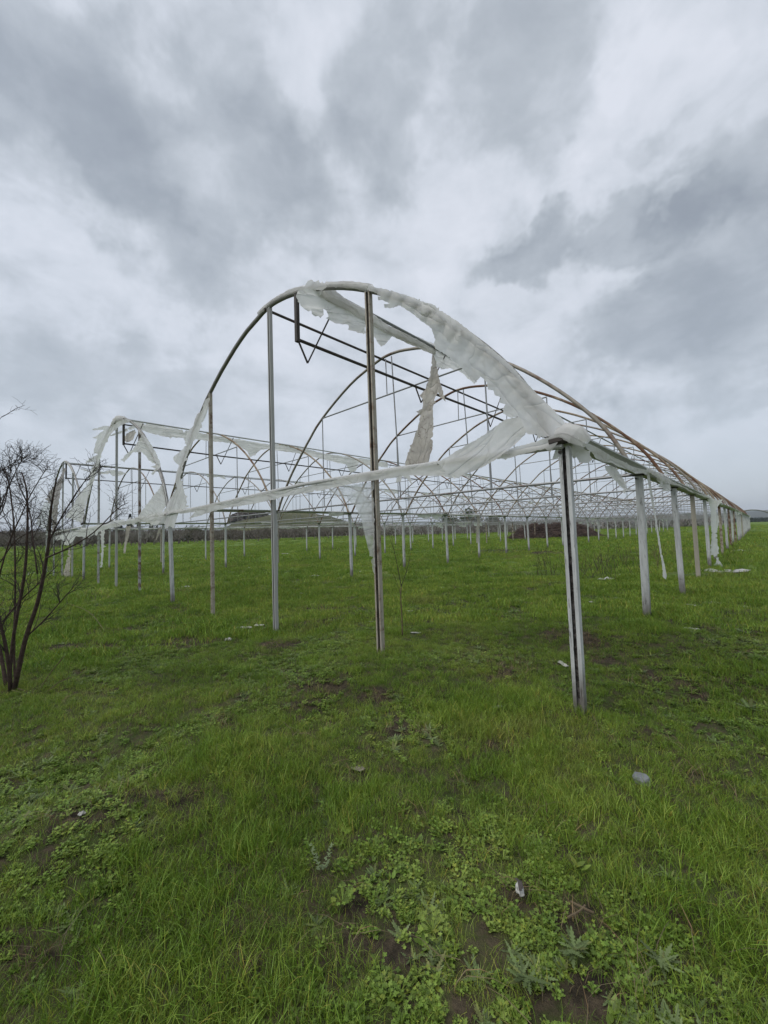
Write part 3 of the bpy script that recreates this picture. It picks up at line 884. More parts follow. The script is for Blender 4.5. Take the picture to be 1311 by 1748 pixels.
film('plastic_sheet', zb((85, 950), (200, 880), (350, 790), (460, 710), (540, 692), (580, 770), (580, 792), (520, 850), (470, 890), (420, 930), (350, 970), (280, 1000), (180, 1040), (140, 1012)),
    SY(-0.13), 'broad creased flap of film sagging from the big sheet to the front beam', wr=0.06, step=4.2, fold=5)
film('plastic_sheet', zb((470, 890), (500, 870), (650, 830), (730, 800), (765, 805), (760, 840), (720, 892), (690, 870), (600, 895), (480, 925), (420, 930)),
    SY(-0.10), 'short piece of film on the front beam next to the corner post', wr=0.04)
film('plastic_sheet', zb((728, 936), (750, 870), (775, 840), (772, 900), (762, 925)), SY(-0.02), 'small pointed rag of film hanging left of the corner post top', wr=0.03, step=3.2)
film('plastic_sheet', zb((828, 850), (862, 832), (902, 860), (940, 900), (955, 930), (930, 952), (880, 950), (868, 920), (845, 928), (835, 890)), SY(0.12), 'crumpled rag of film hanging right of the corner post top', wr=0.08, step=3.2)
wrap('plastic_sheet', [tuple(q) for q in onY([(950, 742), (968, 738), (985, 743), (1002, 755)], -0.06)], [0.06, 0.09, 0.10, 0.05], 'bunched film on the gutter end over the corner post', n=24, seed=21, amp=0.5)
# twisted strip hanging by the second arch
film('plastic_sheet', z8((428, 572), (448, 620), (465, 700), (478, 770), (530, 945), (485, 905), (470, 870), (440, 930), (430, 1000), (435, 1150), (430, 1300)) + za((1030, 1100), (1020, 1148), (1000, 1180), (950, 1185), (900, 1200), (880, 1172), (900, 1110), (960, 960), (975, 882), (952, 862), (985, 845), (990, 792), (970, 770), (1000, 740), (1030, 662)),
    SV((-4.1, 2.75), (-2.6, 3.2)), 'long dirty brownish strip of film dangling from the second arch', m=M_FILM_DIRTY, wr=0.10, step=3.8, fold=0)
film('plastic_sheet', z3((985, 272), (1000, 225), (1055, 205), (1110, 212), (1135, 290), (1110, 270), (1090, 240), (1045, 215), (1030, 272)), SY(2.5), 'small torn tail of film showing under the front beam', wr=0.03, step=2.6)
# right side gutter
film('plastic_sheet', z5((160, 300), (250, 358), (400, 432), (600, 545), (800, 645), (975, 690), (978, 742), (920, 722), (850, 732), (760, 690), (640, 650), (560, 602), (490, 600), (380, 550), (330, 480), (280, 450), (250, 400), (170, 335)),
    SX(0.15), 'film draped along the right gutter between the corner post and second post', wr=0.03, step=3.4, rag=.5)
film('plastic_sheet', z6((-120, 45), (0, 112), (200, 218), (450, 345), (640, 395), (640, 422), (520, 382), (460, 352), (400, 342), (340, 302), (250, 266), (180, 256), (100, 236), (40, 190), (-60, 130), (-110, 100)),
    SX(0.15), 'narrow fringe of film along the right gutter past the second post', wr=0.03, step=3.0, rag=.5)
film('plastic_sheet', z5((490, 640), (600, 632), (640, 700), (700, 790), (740, 880), (770, 932), (722, 902), (726, 962), (690, 932), (700, 905), (650, 870), (600, 800), (540, 742), (500, 692)),
    SX(-0.05), 'tattered rag of film hanging inside the right gutter before the second post', wr=0.05, step=3.0)
film('plastic_sheet', Z(930, 720, 3.44, (592, 280), (612, 288), (640, 480), (660, 590), (685, 760), (716, 900), (712, 926), (695, 912), (690, 850), (665, 700), (650, 590), (618, 430)),
    SY(2.9), 'long thin strip of film hanging from the right gutter to the grass', wr=0.04, step=2.8, rag=.5)
film('plastic_sheet', z6((570, 378), (640, 400), (700, 440), (780, 430), (760, 470), (720, 520), (700, 560), (730, 640), (737, 700), (715, 800), (720, 960), (738, 1000), (715, 1085), (690, 1100), (640, 1075), (640, 1010), (652, 850), (640, 700), (640, 560), (610, 440)),
    SY(12.2), 'wide torn hanging strip of film wound round a right side post', wr=0.10, step=2.4)
film('plastic_sheet', z6((675, 1190), (698, 1180), (710, 1110), (760, 1170), (830, 1280), (845, 1297), (780, 1280), (680, 1278)), SY(12.2), 'upright triangle of film standing in the grass by the right side posts', wr=0.06, step=2.4)
# left part of the near span
film('plastic_sheet', zl((945, 10), (972, -5), (965, 60), (945, 120), (922, 180), (884, 240), (852, 310), (832, 370), (812, 440), (832, 520), (862, 602), (800, 640), (772, 725), (732, 706), (695, 700), (720, 640), (750, 570), (790, 500), (785, 460), (800, 372), (785, 360), (775, 330), (830, 280), (850, 190), (890, 140), (905, 92), (930, 60)),
    SY(-0.05), 'tall ragged sheet hanging along the left leg of the nearest arch', wr=0.10, step=3.8, fold=0)
film('plastic_sheet', zl((590, 640), (640, 570), (690, 512), (722, 470), (737, 560), (742, 592), (700, 650), (690, 700), (680, 712), (620, 690), (560, 690)), SY(-0.03), 'triangular sheet stretched low between the nearest and the middle arch', wr=0.06, step=3.6, fold=30)
film('plastic_sheet', zl((735, 632), (640, 650), (560, 670), (470, 680), (400, 695), (340, 712), (270, 726), (190, 748), (110, 772), (100, 802), (150, 790), (172, 800), (160, 818), (190, 822), (232, 770), (300, 780), (330, 760), (345, 770), (352, 748), (390, 735), (450, 720), (540, 702), (600, 690), (690, 706)),
    SY(-0.11), 'long crumpled band of film along the eave beam of the middle span', wr=0.09, step=3.4, fold=0)
# middle span
film('plastic_sheet', z1((880, 92), (820, 85), (750, 120), (720, 150), (660, 146), (530, 178), (535, 188), (640, 185), (560, 248), (535, 262), (580, 266), (560, 320), (545, 400), (590, 412), (540, 440), (475, 478), (478, 496), (560, 480), (530, 540), (510, 602), (492, 640), (520, 632), (470, 720), (400, 800), (350, 900), (270, 1002), (330, 1010), (440, 1056), (470, 900), (510, 760), (550, 640), (600, 492), (620, 420), (660, 322), (700, 242), (760, 168), (800, 142), (875, 112)),
    SY(-0.06), 'wind blown tattered sheet streaming from the left leg of the middle arch', wr=0.08, step=3.0)
film('plastic_sheet', z1((700, 230), (850, 172), (930, 140), (942, 166), (830, 206), (700, 246)), SY(0.05), 'narrow band of film crossing under the crown of the middle arch', wr=0.03, step=2.4)
film('plastic_sheet', z1((850, 222), (930, 180), (946, 210), (905, 282), (850, 302), (832, 280)), SY(0.1), 'dirty rag of film under the crown of the middle arch', m=M_FILM_DIRTY, wr=0.05, step=2.4)
film('plastic_sheet', zl((600, 198), (640, 240), (682, 320), (702, 380), (690, 402), (660, 430), (650, 422), (680, 390), (640, 382), (690, 372), (650, 360), (600, 302), (550, 300), (500, 360), (478, 362), (500, 322), (560, 270)),
    SY(-0.05), 'torn sheet with a blown tail on the right leg of the middle arch', wr=0.07, step=3.0)
wrap('plastic_sheet', arch_path(1, 2.4, 4.3, 6, 0.0), [0.06, 0.05, 0.06, 0.05], 'pale film sleeve around the lower right leg of the middle arch', n=40, seed=31, amp=0.3)
wrap('plastic_sheet', arch_path(1, -0.7, 0.9, 6, 0.03), [0.06, 0.11, 0.12, 0.08], 'film bunched over the crown of the middle arch', n=36, seed=33, amp=0.5)
RX1 = RX - BW
film('plastic_sheet', zl((540, 128), (700, 152), (860, 182), (1000, 207), (1311, 258)) + [(466, 757), (510, 764), (559, 775), (639, 786), (662, 790), (662, 798), (640, 796), (612, 791), (607, 804), (598, 807), (592, 793), (560, 786), (510, 774), (466, 768)] +
    zl((1311, 280), (1260, 290), (1230, 320), (1200, 330), (1190, 302), (1150, 272), (1100, 252), (1000, 242), (860, 226), (838, 240), (830, 220), (730, 216), (650, 196), (590, 176)),
    SX(RX1), 'long ragged curtain of film along the vent rail of the middle span', wr=0.06, step=3.2, fold=0, rag=1.0)
# left span
film('plastic_sheet', z1((268, 540), (295, 548), (270, 620), (245, 700), (230, 800), (215, 900), (200, 1060), (190, 1120), (150, 1132), (160, 1000), (165, 880), (120, 870), (90, 832), (130, 770), (190, 690), (230, 622)),
    SY(-0.05), 'brownish dirty sheet hanging down the leg of the leftmost arch', m=M_FILM_BROWN, wr=0.14, step=2.6, fold=0)
film('plastic_sheet', z1((95, 850), (162, 882), (158, 1000), (150, 1120), (60, 1100), (10, 1060), (40, 960)), SY(0.05), 'thin pale veil of film left of the leftmost arch', m=M_FILM_THIN, wr=0.1, step=2.8)
wrap('plastic_sheet', arch_path(2, 0.5, 2.6, 6, 0.0), [0.07, 0.06, 0.05, 0.05], 'film sleeve around the right shoulder of the leftmost arch', n=30, seed=41, amp=0.4)
film('plastic_sheet', z1((400, 545), (470, 552), (545, 572), (640, 578), (700, 560), (760, 560), (855, 590), (800, 610), (720, 618), (700, 590), (640, 600), (560, 588), (490, 574)), SX(RX - 2 * BW), 'thin drooping scrap of film on the rail of the leftmost span', wr=0.04, step=2.2)
film('plastic_sheet', z1((850, 1080), (892, 1080), (880, 1150), (852, 1250), (842, 1336), (822, 1330), (830, 1250), (842, 1160)), SY(0.2), 'dark tipped rag of film dangling under the middle eave beam', m=M_FILM_DIRTY, wr=0.05, step=2.2)
film('plastic_sheet', z1((318, 1280), (332, 1290), (326, 1562), (290, 1572), (256, 1530), (290, 1430)), SY(0.0), 'dirty film hanging to the grass from a post of the leftmost span', m=M_FILM_DIRTY, wr=0.08, step=2.2)
film('plastic_sheet', z1((265, 1240), (340, 1180), (345, 1210), (300, 1262)), SY(-0.02), 'small white rag under the leftmost eave beam', wr=0.04, step=2.2)
film('plastic_sheet', z1((612, 1130), (650, 1120), (640, 1280), (628, 1460), (610, 1470), (618, 1300)), SY(1.0), 'long thin film strip hanging behind a front post of the middle span', wr=0.06, step=2.2)
film('plastic_sheet', z2((100, 830), (128, 800), (122, 840), (95, 900), (75, 932), (85, 890)), SX(-2 * BW + .1), 'thin curved rag hanging behind the left post of the nearest span', m=M_FILM_DIRTY, wr=0.05, step=2.2)
film('plastic_sheet', z4((578, 700), (605, 705), (600, 790), (592, 868), (588, 940), (572, 942), (570, 860), (575, 780)), SX(-BW + .12), 'dirty strip of film hanging against an inner post', m=M_FILM_DIRTY, wr=0.05, step=2.2)

# scraps on far rails and gutters
def scrap(p, along, w, h, seed, label, group, m=None):
    rs = np.random.default_rng(seed)
    al = np.array(along, float); al /= np.linalg.norm(al)
    nu = max(4, int(w / 0.09)); nv = 6
    v = []; f = []
    ph = rs.uniform(0, 6)
    prof = 0.25 + 0.75 * np.abs(fbm(np.linspace(0, w * 3, nu + 1), np.full(nu + 1, seed * .37), seed, 3) * 1.6 - 0.3)
    out = np.cross(al, (0, 0, 1))
    for i in range(nu + 1):
        for k in range(nv + 1):
            t = k / nv
            q = np.array(p) + al * (i / nu * w + 0.10 * t * math.sin(ph + i)) + np.array([0, 0, -h * t * prof[i]]) + out * (0.05 * math.sin(ph + i * 1.7 + t * 3) * t)
            v.append(q)
    for i in range(nu):
        for k in range(nv):
            a = i * (nv + 1) + k
            f.append((a, a + 1, a + nv + 2, a + nv + 1))
    o = mesh_obj('plastic_scrap', v, f, m or M_FILM, None, p, smooth=True)
    va = np.array(v) - np.array(p); give_fold(o, va @ al, va[:, 2], seed)
    tag(o, label, 'plastic scrap', group)
    return o
sd = 900
for b in range(3):
    cx = -b * BW - HW
    for k in range(1, NK):
        if b == 0 and k < 2: continue
        if b == 1 and k < 3: continue
        if R.random() < 0.55:
            sd += 1
            xx = cx + 1.12
            scrap((xx, k * SP + R.uniform(0, 1.5), float(arch_z(1.12)) + 0.02), (0, 1, 0), R.uniform(0.5, 2.2), R.uniform(0.15, 0.55), sd, 'small torn scrap of white film hanging from a far roof rail', 'film scraps on the far roof rails')
for r in range(4):
    for k in range(1, NK):
        if R.random() < (0.45 if r != 1 else 0.3):
            sd += 1
            scrap((-r * BW + 0.13, k * SP + R.uniform(0.2, 2), EAVE + 0.06), (0, 1, 0), R.uniform(0.4, 2.0), R.uniform(0.12, 0.55), sd, 'small torn scrap of white film hanging from a gutter', 'film scraps on the gutters')
for r, ks in ((3, range(1, 14)), (2, (4, 5, 9, 10)), (1, (4, 5, 6, 11, 12))):
    for k in ks:
        sd += 1
        scrap((-r * BW + 0.135, k * SP + .05, EAVE + 0.08), (0, 1, 0), 2.9, R.uniform(0.10, 0.22), sd, 'narrow band of white film clinging along an inner gutter', 'film bands along the inner gutters')
# ------------------------------------------------------------------ litter lying in the grass
def litter(name, px, size, label, cat, m=None, seed=0, flat=0.25, el=1.6, turn=0.0, lift=0.012):
    """crumpled scrap: a wavy sheet folded over itself, lying in the grass"""
    p = onZ([px])[0]; rs = np.random.default_rng(seed + 40)
    n = 12; u = np.linspace(-1, 1, n)
    A, B = np.meshgrid(u, u)
    X = A * size * el / 2 * (1 - 0.35 * np.abs(B) * rs.uniform(.6, 1)) + size * .2 * (fbm(A * 1.5 + 4, B * 1.5 + 4, seed, 2) - .5)
    Y = B * size / 2 * (1 - 0.5 * A ** 2 * rs.uniform(.3, .9)) + size * .25 * (fbm(A * 2 + 9, B * 2 + 2, seed + 2, 2) - .5)
    H = size * flat * 2.2 * (np.abs(2 * fbm(A * 1.4 + 2, B * 1.4 + 7, seed + 5, 3) - 1)) * (1 - 0.5 * np.maximum(np.abs(A), np.abs(B)))
    c, s = math.cos(turn), math.sin(turn)
    V = np.stack([p[0] + c * X - s * Y, p[1] + s * X + c * Y, p[2] + lift + H], -1).reshape(-1, 3)
    f = [(i * n + k, i * n + k + 1, (i + 1) * n + k + 1, (i + 1) * n + k) for i in range(n - 1) for k in range(n - 1)]
    o = mesh_obj(name, V, f, m or M_FILM, None, p, smooth=True)
    so = o.modifiers.new('thickness', 'SOLIDIFY'); so.thickness = 0.004
    give_fold(o, X.ravel(), Y.ravel(), seed)
    tag(o, label, cat)
    return o
M_LIT = plain('white_scrap_plastic', (0.50, 0.50, 0.47), (0.26, 0.25, 0.22), 30, 0.5, 0.3, 0.01)
M_CONC = plain('grey_plastic_lump', (0.13, 0.14, 0.15), (0.19, 0.20, 0.21), 20, 0.6, 0.4, 0.01)
litter('plastic_litter', (390, 1094), 0.10, 'small white crumpled scrap on the grass in front of the left end posts', 'litter', M_LIT, 1, .4, 1.2)
litter('plastic_litter', (415, 1073), 0.13, 'long pale flattened scrap lying on the grass between two end posts', 'litter', M_LIT, 2, .2, 2.6, 0.6)
litter('plastic_litter', (442, 1069), 0.09, 'short pale scrap beside the foot of the central end post', 'litter', M_LIT, 3, .3, 2.0, 0.9)
litter('plastic_litter', (961, 1136), 0.055, 'narrow white strip lying in the grass left of the corner post foot', 'litter', M_LIT, 4, .4, 3.6, -0.75)
litter('plastic_litter', (1034, 991), 0.26, 'white bundle of film lying among dead stalks behind the corner post', 'litter', M_FILM, 5, .35, 1.7, 0.5)
litter('plastic_litter', (1240, 976), 0.5, 'flat white film spread on the grass beside the right side posts', 'litter', M_FILM, 6, .15, 2.2, 0.4)
litter('plastic_litter', (1211, 974), 0.32, 'small white rag of film at the foot of a right side post', 'litter', M_FILM, 7, .3, 1.3, 0.2)
litter('plastic_litter', (1262, 941), 0.3, 'far white scrap on the grass right of the greenhouse', 'litter', M_FILM, 8, .3, 1.6)
litter('plastic_litter', (140, 1393), 0.035, 'tiny white scrap in a bare patch at left', 'litter', M_LIT, 9, .5, 1.0)
litter('plastic_litter', (848, 1209), 0.045, 'slim white scrap in the grass before the corner post', 'litter', M_LIT, 10, .3, 2.6, 0.9)
litter('plastic_litter', (612, 1316), 0.05, 'beige crumpled scrap half sunk in the middle of the lawn', 'litter', plain('beige_scrap', (0.15, 0.135, 0.10), (0.25, 0.22, 0.17), 30), 11, .4, 2.0, 0.6)
litter('plastic_litter', (1180, 1075), 0.06, 'pale scrap beside a small dark hole right of the second post', 'litter', M_LIT, 12, .3, 3.0, 0.2)
litter('plastic_litter', (710, 1082), 0.08, 'white scrap on the grass right of the thin sapling', 'litter', M_LIT, 13, .2, 2.0, 0.5)
litter('plastic_litter', (699, 1044), 0.08, 'faint white scrap on the grass behind the thin sapling', 'litter', M_LIT, 14, .2, 2.2, 0.5)
litter('plastic_litter', (632, 1062), 0.06, 'small scrap just left of the rusty end post foot', 'litter', M_LIT, 15, .2, 2.0, 0.4)
litter('plastic_litter', (425, 1016), 0.11, 'white chip of film on the grass behind the left end posts', 'litter', M_LIT, 16, .3, 2.0, -0.6)
for i, (x, y, s_, lb) in enumerate([(488, 946, .5, 'white film scrap in the far grass under the middle span'), (455, 978, .28, 'pale film scrap in the grass left of an inner post'), (535, 984, .28, 'pale film scrap in the grass between inner posts'),
                                    (305, 950, .5, 'white scrap in the far grass beside the left corner post'), (318, 1002, .18, 'greyish scrap in the grass behind the left corner post'), (425, 971, .25, 'thin scrap in the grass left of the tall end post')]):
    litter('plastic_litter', (x, y), s_, lb, 'litter', M_FILM, 50 + i, .2, 1.8, 0.5)
for i, (x, w) in enumerate([(8, 1.3), (38, 0.9), (58, 0.8), (82, 0.5)]):
    litter('plastic_litter', (x, 984 - i * 2.5), 0.25, ['long white film strip on the grass at far left', 'white film strip on the grass behind the bare shrub', 'white film piece behind the right stem of the bare shrub', 'small white film piece at the right end of the left litter line'][i], 'litter', M_FILM, 70 + i, .2, w * 4, 0.75)

rc = np.random.default_rng(61)
for i in range(22):
    k = rc.uniform(420, 1270), rc.uniform(925, 1035)
    litter('plastic_chip', k, rc.uniform(.06, .14) * (1.6 if k[1] < 960 else 1), 'small stray chip of white film lying in the field grass', 'plastic chip', M_LIT, 120 + i, .25, rc.uniform(1.2, 2.6), rc.uniform(0, 3))['group'] = 'stray film chips in the field'

# grey plastic block half buried, faceted
def faceted(name, px, sx, sy, sz, label, cat, m, seed):
    p = onZ([px])[0]; rs = np.random.default_rng(seed)
    v = []; 
    for z, k in ((-0.02, 1.0), (sz * .55, 1.02), (sz, 0.86)):
        for i in range(8):
            a = i / 8 * 2 * math.pi + .3
            ca, sa = math.cos(a), math.sin(a)
            q = 1 / max(abs(ca), abs(sa)) * 0.88
            v.append((sx / 2 * ca * q * k + rs.normal(0, sx * .03), sy / 2 * sa * q * k + rs.normal(0, sx * .03), z + rs.normal(0, sz * .07)))
    f = [(r * 8 + i, r * 8 + (i + 1) % 8, (r + 1) * 8 + (i + 1) % 8, (r + 1) * 8 + i) for r in range(2) for i in range(8)]
    v.append((0, 0, sz * 0.97)); f += [(16 + i, 16 + (i + 1) % 8, 24) for i in range(8)]
    v = np.array(v) + p
    o = mesh_obj(name, v, f, m, None, p)
    bv = o.modifiers.new('edge', 'BEVEL'); bv.width = 0.006; bv.segments = 2
    tag(o, label, cat); return o
faceted('plastic_block', (1096, 1336), 0.10, 0.085, 0.045, 'small grey block sitting in the grass at right', 'block', M_CONC, 3)

# white and black wrapper in the foreground
wp = onZ([(888, 1538)])[0]
W_ = litter('crumpled_wrapper', (888, 1538), 0.035, 'white and black crumpled wrapper in the weeds in front', 'wrapper', M_LIT, 21, .5, 2.0, -0.95, 0.045)
st = MB()
for k in (-1, 1):
    st.tube([(wp[0] - .012 + .01 * k, wp[1] + .016, wp[2] + .066), (wp[0] + .004 * k + .003, wp[1], wp[2] + .074), (wp[0] + .016, wp[1] - .02 + .006 * k, wp[2] + .066)], (0.002, 0.006), 6)
st.build('black_print', M_DARK, W_, wp)

# ------------------------------------------------------------------ branching plants
def grow(mb, path, r0, r1, rs, depth, child_len, n_child, spread=0.75, up=0.35, sides=(6, 4, 3), rmin=0.0012, start=0.25):
    path = np.asarray(path, float)
    rad = np.linspace(r0, r1, len(path))
    mb.tube(path, rad, sides[0], caps=True)
    if depth == 0: return
    L = np.linalg.norm(np.diff(path, axis=0), axis=1).sum()
    for i in range(n_child):
        t = start + (1 - start) * (i + rs.uniform(0, 1)) / n_child
        k = t * (len(path) - 1); a = min(int(k), len(path) - 2); fr = k - a
        p = path[a] * (1 - fr) + path[a + 1] * fr
        d = path[a + 1] - path[a]; d /= np.linalg.norm(d)
        q = rs.normal(0, 1, 3); q -= d * (q @ d); q /= np.linalg.norm(q)
        nd = d * (1 - spread * .5) + q * spread + np.array([0, 0, up]); nd /= np.linalg.norm(nd)
        ln = child_len * rs.uniform(0.5, 1.2) * (1.15 - 0.55 * t)
        m = 5; pts = [p]
        for s in range(m):
            nd = nd + rs.normal(0, 0.13, 3) + np.array([0, 0, 0.05 * up]); nd /= np.linalg.norm(nd)
            pts.append(pts[-1] + nd * ln / m)
        r = max((r0 + (r1 - r0) * t) * 0.6, rmin)
        grow(mb, pts, r, max(r * 0.35, rmin * .7), rs, depth - 1, child_len * 0.55, max(2, int(n_child * 0.7)), spread, up, sides[1:] if len(sides) > 1 else sides, rmin, 0.2)

# bare shrub at the left edge
sb = onZ([(22, 1180)])[0]
VDIR = np.array([CF[0], CF[1], 0]); VDIR /= np.linalg.norm(VDIR)
def shrub_path(pxs, d0, d1):
    n = len(pxs); o = []
    for i, q in enumerate(pxs):
        d = ray([q])[0]; t = ((sb - CAM) @ VDIR + d0 + (d1 - d0) * i / max(1, n - 1)) / (d @ VDIR)
        o.append(CAM + t * d)
    return catmull(o, 3)
shrub = empty('bare_shrub', sb)
tag(shrub, 'large leafless multi stemmed shrub with thin tangled twigs at the left edge', 'shrub')
main = [
    ([(18, 1180), (14, 1130), (6, 1086), (-4, 1043), (-14, 960)], .020, .010, 0, -.2, 5),
    ([(20, 1180), (17, 1150), (24, 1080), (41, 986), (46, 923), (47, 877), (45, 835), (37, 806)], .020, .006, 0.05, .1, 8),
    ([(24, 1180), (43, 1092), (64, 1029), (76, 972), (83, 926), (86, 883), (90, 850), (97, 815)], .024, .006, 0, -.15, 8),
    ([(12, 1180), (2, 1120), (-12, 1060), (-30, 980), (-45, 900)], .020, .008, .1, .3, 6),
    ([(28, 1182), (24, 1120), (26, 1000), (24, 900), (16, 830), (8, 800)], .013, .005, .15, .4, 7),
    ([(80, 952), (120, 934), (160, 909), (200, 869), (219, 858)], .009, .003, -.1, -.4, 5),
    ([(46, 1086), (74, 1060), (114, 1015), (134, 992)], .009, .003, 0, .1, 4),
    ([(4, 1062), (37, 1023), (74, 989), (100, 963)], .010, .003, .05, .2, 5),
    ([(83, 926), (97, 897), (129, 843), (150, 815), (163, 800)], .008, .0025, -.1, -.3, 6),
    ([(64, 980), (56, 920), (50, 870), (33, 830), (28, 806)], .008, .003, .0, .3, 6),
    ([(-6, 1000), (14, 930), (36, 880), (52, 845), (74, 808), (84, 796)], .008, .0025, -.1, -.3, 7),
    ([(-14, 940), (0, 870), (20, 820), (32, 795), (44, 778)], .008, .002, .1, .1, 6),
    ([(-25, 960), (-5, 890), (8, 860), (18, 805), (14, 785)], .008, .002, .1, .1, 6),
    ([(-30, 900), (-6, 816), (16, 795), (40, 782), (62, 784)], .006, .002, 0, .2, 5),
    ([(0, 960), (30, 920), (64, 905), (100, 890), (118, 868)], .006, .002, .1, .1, 5),
    ([(-20, 760), (-2, 718), (10, 708), (22, 706)], .003, .0015, .1, .1, -6),
]
rs = np.random.default_rng(77)
for i, (pxs, r0, r1, d0, d1, nc) in enumerate(main):
    mb = MB()
    pth = shrub_path(pxs, d0, d1)
    mb.tube(pth, np.linspace(r0, r1, len(pth)), 7)
    st = mb.build('stem', M_BARK, shrub, pth[0], smooth=True)
    tw = MB()
    for k in range(nc + 7):
        t = rs.uniform(0.35 if i < 5 else 0.12, 1.0); a = min(int(t * (len(pth) - 1)), len(pth) - 2)
        d = pth[a + 1] - pth[a]; d /= np.linalg.norm(d)
        q = rs.normal(0, 1, 3); q -= d * (q @ d); q /= np.linalg.norm(q)
        nd = d * .6 + q * .6 + np.array([0, 0, .3]); nd /= np.linalg.norm(nd)
        ln = rs.uniform(.25, .5) * (1.1 - .9 * t); pts = [pth[a]]
        for s in range(6):
            nd = nd + rs.normal(0, .12, 3) + np.array([0, 0, .03]); nd /= np.linalg.norm(nd); pts.append(pts[-1] + nd * ln / 6)
        grow(tw, pts, .0040, .0018, rs, 2, .22, 4, .8, .08, (5, 4, 3), .0015)
    tw.build('twigs', M_TWIG, st, pth[0])
# arching side shoots low at the shrub base
mb = MB()
for pxs in ([(30, 1175), (70, 1185), (100, 1165), (125, 1155)], [(60, 1190), (85, 1150), (110, 1120)], [(20, 1178), (48, 1186), (62, 1192)]):
    mb.tube(shrub_path(pxs, -.05, -.2), .004, 4)
mb.build('low_shoots', M_DRY, shrub, sb)

# thin sapling behind the rusty end post
sp_ = onZ([(687, 1086)])[0]
sap = empty('sapling', sp_); tag(sap, 'thin leafless sapling with a pale lower stem behind the rusty end post', 'sapling')
def at_dist(pxs, base, off=0.0):
    o = []
    for q in pxs:
        d = ray([q])[0]; t = ((base - CAM) @ VDIR + off) / (d @ VDIR); o.append(CAM + t * d)
    return catmull(o, 3)
mb = MB(); q = at_dist([(687, 1088), (686, 1050), (684, 1020), (685, 1000)], sp_); mb.tube(q, np.linspace(.010, .007, len(q)), 7); mb.build('trunk', M_DRY, sap, sp_, smooth=True)
mb = MB()
for pxs, r in (([(685, 1001), (678, 965), (672, 935), (668, 915)], .006), ([(685, 1000), (694, 975), (700, 950), (702, 935)], .005), ([(684, 1015), (676, 990), (668, 975)], .003), ([(672, 938), (666, 920), (664, 905)], .003), ([(692, 980), (706, 962)], .0025), ([(680, 970), (690, 950), (692, 930)], .0025)):
    q = at_dist(pxs, sp_, rs.normal(0, .05)); mb.tube(q, np.linspace(r, .0015, len(q)), 5)
mb.build('branches', M_TWIG, sap, sp_)

# dead stalks and brambles
def stalk_clump(px, n, h, spread, m, label, cat='dead weeds', seed=0, twigs=2, r=.003, lean=.25):
    p = onZ([px])[0]; rs = np.random.default_rng(seed + 300); mb = MB()
    for i in range(n):
        b = p + np.array([rs.normal(0, spread), rs.normal(0, spread), 0]); b[2] = gzs(b[0], b[1]) - .02
        d = np.array([rs.normal(0, lean), rs.normal(0, lean), 1.0]); d /= np.linalg.norm(d)
        ln = h * rs.uniform(.5, 1.1); pts = [b]
        for s in range(5):
            d = d + rs.normal(0, .09, 3); d /= np.linalg.norm(d); pts.append(pts[-1] + d * ln / 5)
        grow(mb, pts, r, r * .4, rs, 1 if twigs else 0, h * .35, twigs, .7, .3, (4, 3), r * .35, .35)
    o = mb.build('dead_weeds', m, None, p); tag(o, label, cat); return o
STALKS = [((935, 985), 11, 1.0, .22, M_DSTALK, 'tall thin dead stalks left of the corner post'), ((1012, 985), 20, 0.85, .5, M_DSTALK, 'spread of dark dead stalks behind the corner post'),
          ((1065, 975), 26, 0.75, .7, M_DSTALK, 'dense dark dead stalks between corner post and second post'), ((1118, 960), 40, 0.8, .8, M_DRY, 'tangled straw coloured bramble behind the second post'),
          ((1165, 950), 22, 0.7, 1.1, M_DSTALK, 'dark bramble between the third and fourth right posts'), ((848, 1143), 7, .22, .05, M_DSTALK, 'short broken dead stems in the grass left of the corner post'),
          ((882, 1135), 12, .18, .05, M_DRY, 'tuft of dead brown stems just left of the corner post'), ((765, 1035), 8, .35, .12, M_DSTALK, 'low twiggy dead weed behind the front end'),
          ((800, 1010), 12, .3, .3, M_DRY, 'sparse dry weeds in the middle distance'), ((345, 1090), 8, .28, .06, M_DSTALK, 'small dark dead weed near the left end posts'),
          ((1262, 945), 5, .9, .25, M_DSTALK, 'curved dead stalks right of the greenhouse'), ((100, 1168), 6, .2, .06, M_DSTALK, 'small dark twigs in the grass right of the bare shrub'),
          ((1095, 1190), 4, .22, .03, M_DSTALK, 'few thin dead stems right of the corner post foot'), ((480, 1155), 4, .12, .02, M_DRY, 'few straw stems in the grass left of centre'),
          ((560, 940), 16, .7, .9, M_DSTALK, 'scattered dead stalks among the inner posts')]
for i, (px, n, h, sp2, m, lb) in enumerate(STALKS):
    stalk_clump(px, n, h, sp2, m, lb, seed=i, twigs=3 if h > .5 else 1, r=.0065 if h > .5 else .0022)
stk = MB()
q = onZ([(110, 1030), (150, 1055), (180, 1080)]); q[:, 2] += (.02, .18, .02)
stk.tube(catmull(q, 4), .004, 5)
tag(stk.build('dry_stem', M_DRY, None, q[1]), 'long arched pale stem lying in the grass right of the bare shrub', 'dry stem')

